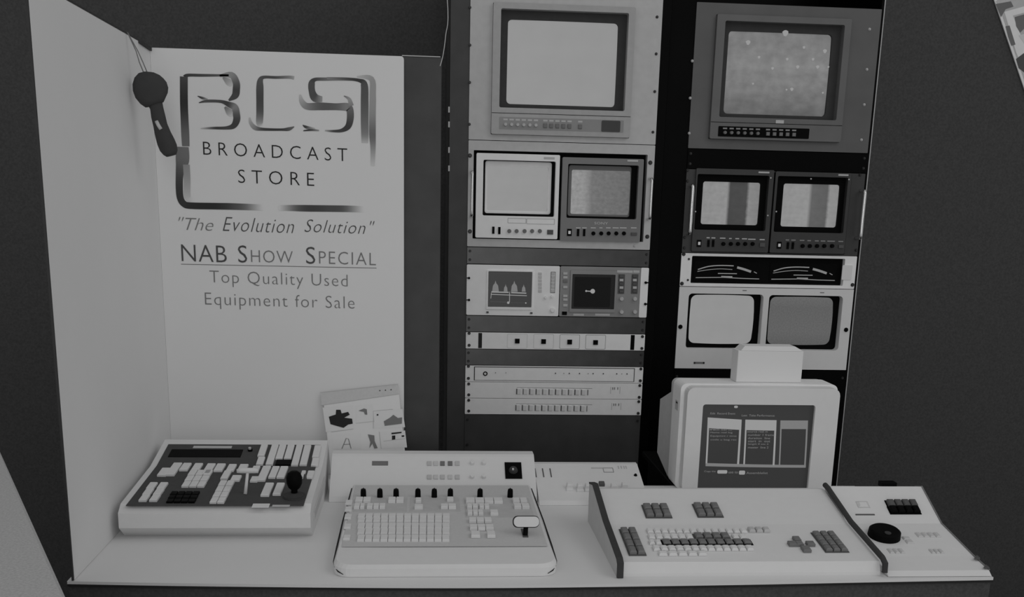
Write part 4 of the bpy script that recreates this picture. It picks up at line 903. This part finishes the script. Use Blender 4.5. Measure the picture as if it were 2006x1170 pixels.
KQ(fB, k13, (700, 785), (1800, 785), (1830, 842), (720, 842), 1, 13, 'offwhite', ec, .005)
KQ(fB, k13, (760, 850), (1300, 850), (1320, 895), (780, 895), 1, 5, 'offwhite', ec, .005)
for x0, y0, x1, y1 in ((385, 552, 445, 580), (445, 552, 500, 580), (530, 552, 592, 580), (425, 514, 478, 545), (495, 590, 558, 628)):
    a = k14(x0, y0); b = k14(x1, y1); key(fB, (a[0]+b[0])/2, (a[1]+b[1])/2, b[0]-a[0], b[1]-a[1], .006, 'cursor_key', 'keygrey', ec)
KQ(fB, k14, (572, 472), (735, 468), (880, 625), (685, 625), 4, 3, 'keygrey', ec, .007, plate='keydark')

# --- right extension console
XB = [(-.785, ZC), (-.785, .838), (-.812, .845), (-.905, .797), (-1.03, .775), (-1.085, .768), (-1.096, ZC+.001)]
x0_, x1_ = .6965, .884
xc_ = thing('jog_console', 'narrow white console with a black jog wheel at the counter\'s right end', 'console', (.79, -.93, ZC), 'control consoles on the counter')
g = G(); prof(g, XB, x0_, x1_); g.obj('housing', 'offwhite', xc_)
fA2 = slope(XB[3], XB[2]); fB2 = slope(XB[4], XB[3])
g = G(); prof(g, [(y, z) for y, z in XB[1:6]]+[(y, z+.0016) for y, z in XB[1:6]][::-1], x1_-.0005, x1_+.0018); g.obj('edge_trim', 'printmid', xc_)
KQ(fA2, k14, (1163, 215), (1392, 210), (1430, 270), (1185, 270), 1, 4, 'keydark', xc_, .009, plate='black')
KQ(fA2, k14, (1185, 262), (1425, 262), (1447, 318), (1200, 318), 1, 4, 'black', xc_, .008, plate='black')
KQ(fA2, k14, (937, 220), (1022, 218), (1032, 265), (945, 265), 1, 1, 'offwhite', xc_, .003, plate='panelgrey')
a = k14(925, 318); b = k14(1078, 328); key(fA2, (a[0]+b[0])/2, (a[1]+b[1])/2, b[0]-a[0], 2, .0012, 'slot', 'keydark', xc_, 0, .0001)
u, v = fB2.at(*k14(1152, 495)); 
if True:
    cl = fB2.at(*k14(1025, 490))[0]; cr_ = fB2.at(*k14(1280, 500))[0]; R = min((cr_-cl)/2, .031); g = G(); fB2.cyl(g, u, v, R, 0, .012, 32, R*.97); fB2.cyl(g, u, v, R*.97, .012, .015, 32, R*.85); jw = g.obj('jog_wheel', 'black', xc_)
    g = G(); fB2.cyl(g, u-.002, v-R*.55, .006, .0151, .0165, 14); g.obj('finger_dimple', 'dark', jw)
for P_ in (((1180, 595), (1310, 595), (1320, 640), (1190, 640), 1, 3), ((1400, 468), (1590, 465), (1615, 510), (1420, 510), 1, 4), ((1510, 600), (1620, 600), (1640, 640), (1530, 640), 1, 3), ((1300, 500), (1370, 500), (1395, 560), (1320, 560), 2, 1)):
    KQ(fB2, k14, *P_[:4], P_[4], P_[5], 'panelgrey', xc_, .003)
bx = F((0, -.795, 0), (1, 0, 0), (0, 0, 1)); a = bx.rect(1728, 950, 1757, 960); g = G(); bx.box(g, (a[0], .838, a[2], .8475), -.02, 0, .001); g.obj('rear_socket', 'black', xc_)
for (y, z, s_) in ((-1.045, .7755, .006), (-1.078, .7705, .004)):
    g = G(); g.prism([(x1_-.010, y-.006, z), (x1_+.001, y-.006, z), (x1_+.001, y+.006, z+.001)], (0, 0, s_*.6)); g.obj('corner_cap', 'keydark', xc_)

# ------------------------------------------------------------------ terminal behind the editing console
st = thing('terminal_stand', 'low black stand under the terminal, behind the counter', 'stand', (.64, -.32, 0))
g = G(); F((0, 0, 0), (1, 0, 0), (0, 1, 0)).box(g, (.475, -.495, .80, -.16), 0, .745, .002); g.obj('stand_body', 'blackpaint', st)
g = G(); F((0, 0, 0), (1, 0, 0), (0, 1, 0)).box(g, (.46, -.4995, .83, -.15), .7452, .757, .002); g.obj('stand_top', 'black', st)
YF = -.56
cF = F((0, YF, 0), (1, 0, 0), (0, 0, 1))
tm = thing('terminal', 'white box-shaped computer terminal whose dark screen lists three columns', 'terminal', (.64, -.42, .76))
k15 = cr(1270, 720, 4.5)
bz = cF.quad(Q(k15, 332, 172, 1640, 195, 1660, 1130, 310, 1130)); bz = (bz[0], .762, bz[2], bz[3])
Sq = cF.quad(Q(k15, 475, 315, 1462, 345, 1418, 1095, 442, 1078))
g = G(); cF.ring(g, (bz[0], bz[1], bz[2], bz[3]), Sq, -.03, 0, .016, .006, win=-.008); g.obj('bezel', 'offwhite', tm)
g = G(); cF.rbox(g, (bz[0]-.008, bz[1]-.0015, bz[2]+.006, bz[3]+.004), .014, -.10, -.0305, 5); g.obj('housing', 'ivory', tm)
g = G(); cF.rbox(g, (bz[0]-.006, bz[1]+.0, bz[2]+.004, bz[3]+.001), .012, -.125, -.1005, 5); g.obj('housing_seam', 'side', tm)
b0 = cF.quad(Q(k15, 118, 290, 600, 290, 600, 800, 100, 800), -.20)
g = G(); A_ = [(bz[0]-.003, bz[1]+.004), (bz[2]+.001, bz[1]+.004), (bz[2]+.001, bz[3]-.03), (bz[0]-.003, bz[3]-.03)]
zt_ = cF.at(1296, 785, -.20)[1]; xl_ = cF.at(1297, 785, -.20)[0]
B_ = [(xl_, .80), (bz[2]-.03, .80), (bz[2]-.03, zt_), (xl_, zt_)]
g.add([cF.p(a, b, -.1255) for a, b in A_]+[cF.p(a, b, -.22) for a, b in B_]+[cF.p(a+(.03 if i in (0, 3) else -.03), b+(.02 if i < 2 else -.02), -.30) for i, (a, b) in enumerate(B_)], [(3, 2, 1, 0), (8, 9, 10, 11)]+[(i, (i+1) % 4, (i+1) % 4+4, i+4) for i in range(4)]+[(i+4, (i+1) % 4+4, (i+1) % 4+8, i+8) for i in range(4)])
g.obj('tube_cover', 'side', tm)
ww = -.010
g = G(); Gq = cF.quad(Q(k15, 475, 315, 1462, 345, 1418, 1095, 442, 1078), ww); cF.glass(g, (Gq[0]-.004, Gq[1]-.004, Gq[2]+.002, Gq[3]+.004), ww-.006, .008, .006, .03); sc = g.obj('screen', 'crtglass', tm, smooth=True)
u, v = cF.at(*k15(288, 320), -.06)
for (a, b, c_, d) in ((272, 290, 310, 372),):
    r = cF.rect(*k15(a, b), *k15(c_, d), -.06); g = G(); xx = bz[0]-.0081; g.prism([(xx, YF+.045, r[1]), (xx, YF+.070, r[1]), (xx, YF+.070, r[3]), (xx, YF+.045, r[3])], (-.0006, 0, 0)); lbp = g.obj('side_label', 'label', tm)
    g = G(); g.prism([(xx-.0007, YF+.050, r[3]-.006), (xx-.0007, YF+.064, r[3]-.006), (xx-.0007, YF+.064, r[3]-.003), (xx-.0007, YF+.050, r[3]-.003)], (-.0004, 0, 0)); g.obj('label_print', 'print', lbp)
def gw(u, v):
    a = (u-(Gq[0]+Gq[2])/2)/((Gq[2]-Gq[0])/2); b = (v-(Gq[1]+Gq[3])/2)/((Gq[3]-Gq[1])/2)
    return ww-.006+.008*(2-a*a-b*b)/2+.0008
def glyph(P_, name, m, grp=None):
    """flat figure laid on the curved glass"""
    g = G(); L = [cF.at(*k15(x, y), -.004) for x, y in P_]; a, b, c_, d = [Vector(p) for p in L]; n = 8; vs = []
    for i in range(n+1):
        t = i/n; p = a.lerp(b, t); q = d.lerp(c_, t); 
        for s_ in (0, .5, 1): m2 = p.lerp(q, s_); vs.append(cF.p(m2.x, m2.y, gw(m2.x, m2.y)))
    fs2 = []
    for i in range(n):
        for j in (0, 1): k = i*3+j; fs2.append((k, k+3, k+4, k+1))
    return vs, fs2
cols = (((533, 448), (830, 465), (805, 858), (512, 852)), ((862, 465), (1138, 470), (1118, 868), (842, 862)), ((1172, 472), (1420, 475), (1398, 872), (1156, 868)))
hd = ((545, 548, 558), (545, 552, 562), (555, 556, 560))
def band(P_, a, b):
    tl, tr_, br_, bl = [Vector(p) for p in P_]; return [tuple(tl.lerp(bl, a)), tuple(tr_.lerp(br_, a)), tuple(tr_.lerp(br_, b)), tuple(tl.lerp(bl, b))]
def sband(P_, a, b):
    tl, tr_, br_, bl = [Vector(p) for p in P_]; return [tuple(tl.lerp(tr_, a)), tuple(tl.lerp(tr_, b)), tuple(bl.lerp(br_, b)), tuple(bl.lerp(br_, a))]
for i, P_ in enumerate(cols):
    g = G(); g.add(*glyph(band(P_, 0, .23 if i < 2 else .19), '', '')); g.add(*glyph(sband(P_, 0, .05), '', '')); g.add(*glyph(sband(P_, .94, 1), '', '')); g.obj('screen_window', 'glow' if i < 2 else 'glowdim', sc)
g = G(); g.add(*glyph([(512, 850), (1400, 868), (1398, 892), (512, 878)], '', '')); g.obj('screen_rule', 'glowdim', sc)
for i, L in enumerate(((('wwm mn ....', 545, 745, 555), ('Name reel log', 555, 750, 582), ('Equipmnt r time', 555, 785, 612), ('code u beg rec', 555, 785, 645)), (('source reel m', 880, 1060, 570), ('number 1 frame', 885, 1120, 600), ('duration  line', 885, 1080, 628), ('start  in  out', 885, 1080, 655), ('length 0 sec 2', 885, 1065, 682), ('master  line 2', 885, 1065, 710)))):
    for s_, a, b, y in L:
        r = cF.rect(*k15(a, y-9), *k15(b, y+9), -.002); text(cF, s_, r, 'screen_text', 'glowdim', sc, w=gw((r[0]+r[2])/2, (r[1]+r[3])/2)+.0006)
for s_, a, b, y in (('Edit  Record Event', 555, 775, 412), ('Last  Take Performance', 830, 1120, 428), ('Copy the', 500, 600, 925), ('use to', 712, 795, 930), ('Assemblelist', 870, 1058, 935)):
    r = cF.rect(*k15(a, y-9), *k15(b, y+9), -.004); text(cF, s_, r, 'screen_text', 'glowdim', sc, w=gw((r[0]+r[2])/2, (r[1]+r[3])/2)+.0005)
for a, b, c_, d in ((615, 912, 702, 942), (805, 915, 858, 950), (765, 343, 798, 364)):
    r = cF.rect(*k15(a, b), *k15(c_, d), -.004); w_ = gw((r[0]+r[2])/2, (r[1]+r[3])/2)+.0005; g = G(); cF.rbox(g, r, .0025, w_-.0003, w_); g.obj('screen_mark', 'glow', sc)

# white folded box on the terminal
tz = bz[3]+.0045
wF_ = F((0, YF+.05, 0), (1, 0, 0), (0, 0, 1))
a = wF_.at(1443, 735); b = wF_.at(1570, 740); t_ = wF_.at(1510, 679)[1]; t2_ = wF_.at(1510, 688)[1]
wx = thing('white_box', 'plain white box standing on top of the terminal', 'box', ((a[0]+b[0])/2, YF+.08, tz))
g = G(); wF_.box(g, (a[0], tz, b[0], t2_), -.045, 0, .001); g.obj('box_body', 'white', wx)
l_ = wF_.at(1460, 679)[0]; r_ = wF_.at(1559, 679)[0]
g = G(); g.add([wF_.p(a[0]+.006, t2_+.0002, 0), wF_.p(b[0]-.001, t2_+.0002, 0), wF_.p(r_, t_, -.003), wF_.p(l_, t_, -.003), wF_.p(a[0]+.006, t2_+.0002, -.045), wF_.p(b[0]-.001, t2_+.0002, -.045), wF_.p(r_, t_, -.042), wF_.p(l_, t_, -.042)], [(0, 1, 2, 3), (7, 6, 5, 4), (0, 4, 5, 1), (1, 5, 6, 2), (2, 6, 7, 3), (3, 7, 4, 0)]); g.obj('lid', 'white', wx)

# ------------------------------------------------------------------ tilted mounted picture on the back wall, top right
pw = thing('wall_picture', 'pale mounted photograph hung tilted on the dark back wall, top right corner', 'picture', tuple(wbF.p(*wbF.at(1990, 60), .01)))
a = Vector(wbF.at(1943, -6)); b = Vector(wbF.at(2030, 250)); d = (b-a).normalized(); nrm = Vector((-d.y, d.x)) if Vector((-d.y, d.x)).x > 0 else Vector((d.y, -d.x))
pF = F(wbF.p(a.x, a.y, .003), (nrm.x, 0, nrm.y), (-d.x, 0, -d.y))
L = (b-a).length
g = G(); pF.box(g, (0, -L*1.25, .45, L*.6), 0, .004); g.obj('mount_board', 'ivory', pw)
g = G(); pF.box(g, (.008, -L*1.22, .44, L*.57), .0042, .0048); pp_ = g.obj('picture_ground', 'side', pw)
k16 = cr(1606, 0, 3.9)
def pq(P_, m, w=.0052):
    g = G(); g.add([pF.p(*pF.at(*k16(x, y), w), w) for x, y in P_], [tuple(range(len(P_)))]); g.obj('picture_shape', m, pp_)
pq([(1345, 10), (1470, -10), (1440, 20), (1370, 40)], 'panelgrey')
pq([(1410, 90), (1700, 10), (1700, 60), (1475, 120), (1560, 330), (1700, 480), (1700, 640), (1600, 640), (1500, 400)], 'ivory')
pq([(1345, 30), (1460, 10), (1480, 50), (1420, 70), (1385, 130)], 'keygrey', .0056)
pq([(1490, 130), (1560, 110), (1600, 180), (1530, 250), (1500, 200)], 'keygrey', .0056)
pq([(1520, 270), (1590, 250), (1620, 320), (1560, 330)], 'offwhite', .0058)
pq([(1500, 450), (1560, 405), (1650, 430), (1650, 580), (1570, 560), (1520, 520)], 'keydark', .0056)
pq([(1420, 200), (1450, 195), (1495, 340), (1465, 350), (1440, 280)], 'keygrey', .0056)

# ------------------------------------------------------------------ tall cloth-covered table, front left corner
tz_ = 1.0
a = Vector((-.762, -1.137)); d = Vector((.4395, -.898)).normalized(); nn = Vector((d.y, -d.x)); nn = nn if nn.x < 0 else -nn
rt = thing('tall_table', 'tall table under a pale grey cloth, cut off in the near left corner', 'table', (*(a+d*.5+nn*.35), 0))
tT = F((a.x, a.y, 0), (d.x, d.y, 0), (nn.x, nn.y, 0)); tT.n = Vector((0, 0, 1))
g = G(); tT.rbox(g, (.012, .012, .988, .688), .02, tz_-.03, tz_-.003); g.obj('tabletop', 'side', rt)
A_ = tT.rloop((0, 0, 1.0, .70), .012, 4); out = []
for i in range(len(A_)):
    p = Vector(A_[i]); q = Vector(A_[(i+1) % len(A_)]); k = max(1, int((q-p).length/.02))
    out += [p.lerp(q, j/k) for j in range(k)]
n = len(out); c_ = Vector((.5, .35)); vs = []
for z, am, ex in ((tz_, 0, -.004), (tz_-.004, 0, 0), (tz_-.3, .003, .002), (.04, .006, .006)):
    for i, p in enumerate(out):
        o_ = (p-c_).normalized(); vs.append(tT.p(*(p+o_*(ex+am*math.sin(i*.55))), z))
fc = [tuple(range(n))]
for k in range(3):
    for i in range(n): j = (i+1) % n; fc.append((k*n+i, k*n+j, (k+1)*n+j, (k+1)*n+i))
g = G(); g.add(vs, fc); g.obj('cloth', 'cloth', rt)
for x, y in ((.04, .04), (.96, .04), (.96, .66), (.04, .66)):
    g = G(); tT.box(g, (x-.02, y-.02, x+.02, y+.02), 0, tz_-.0305); g.obj('leg', 'dark', rt)
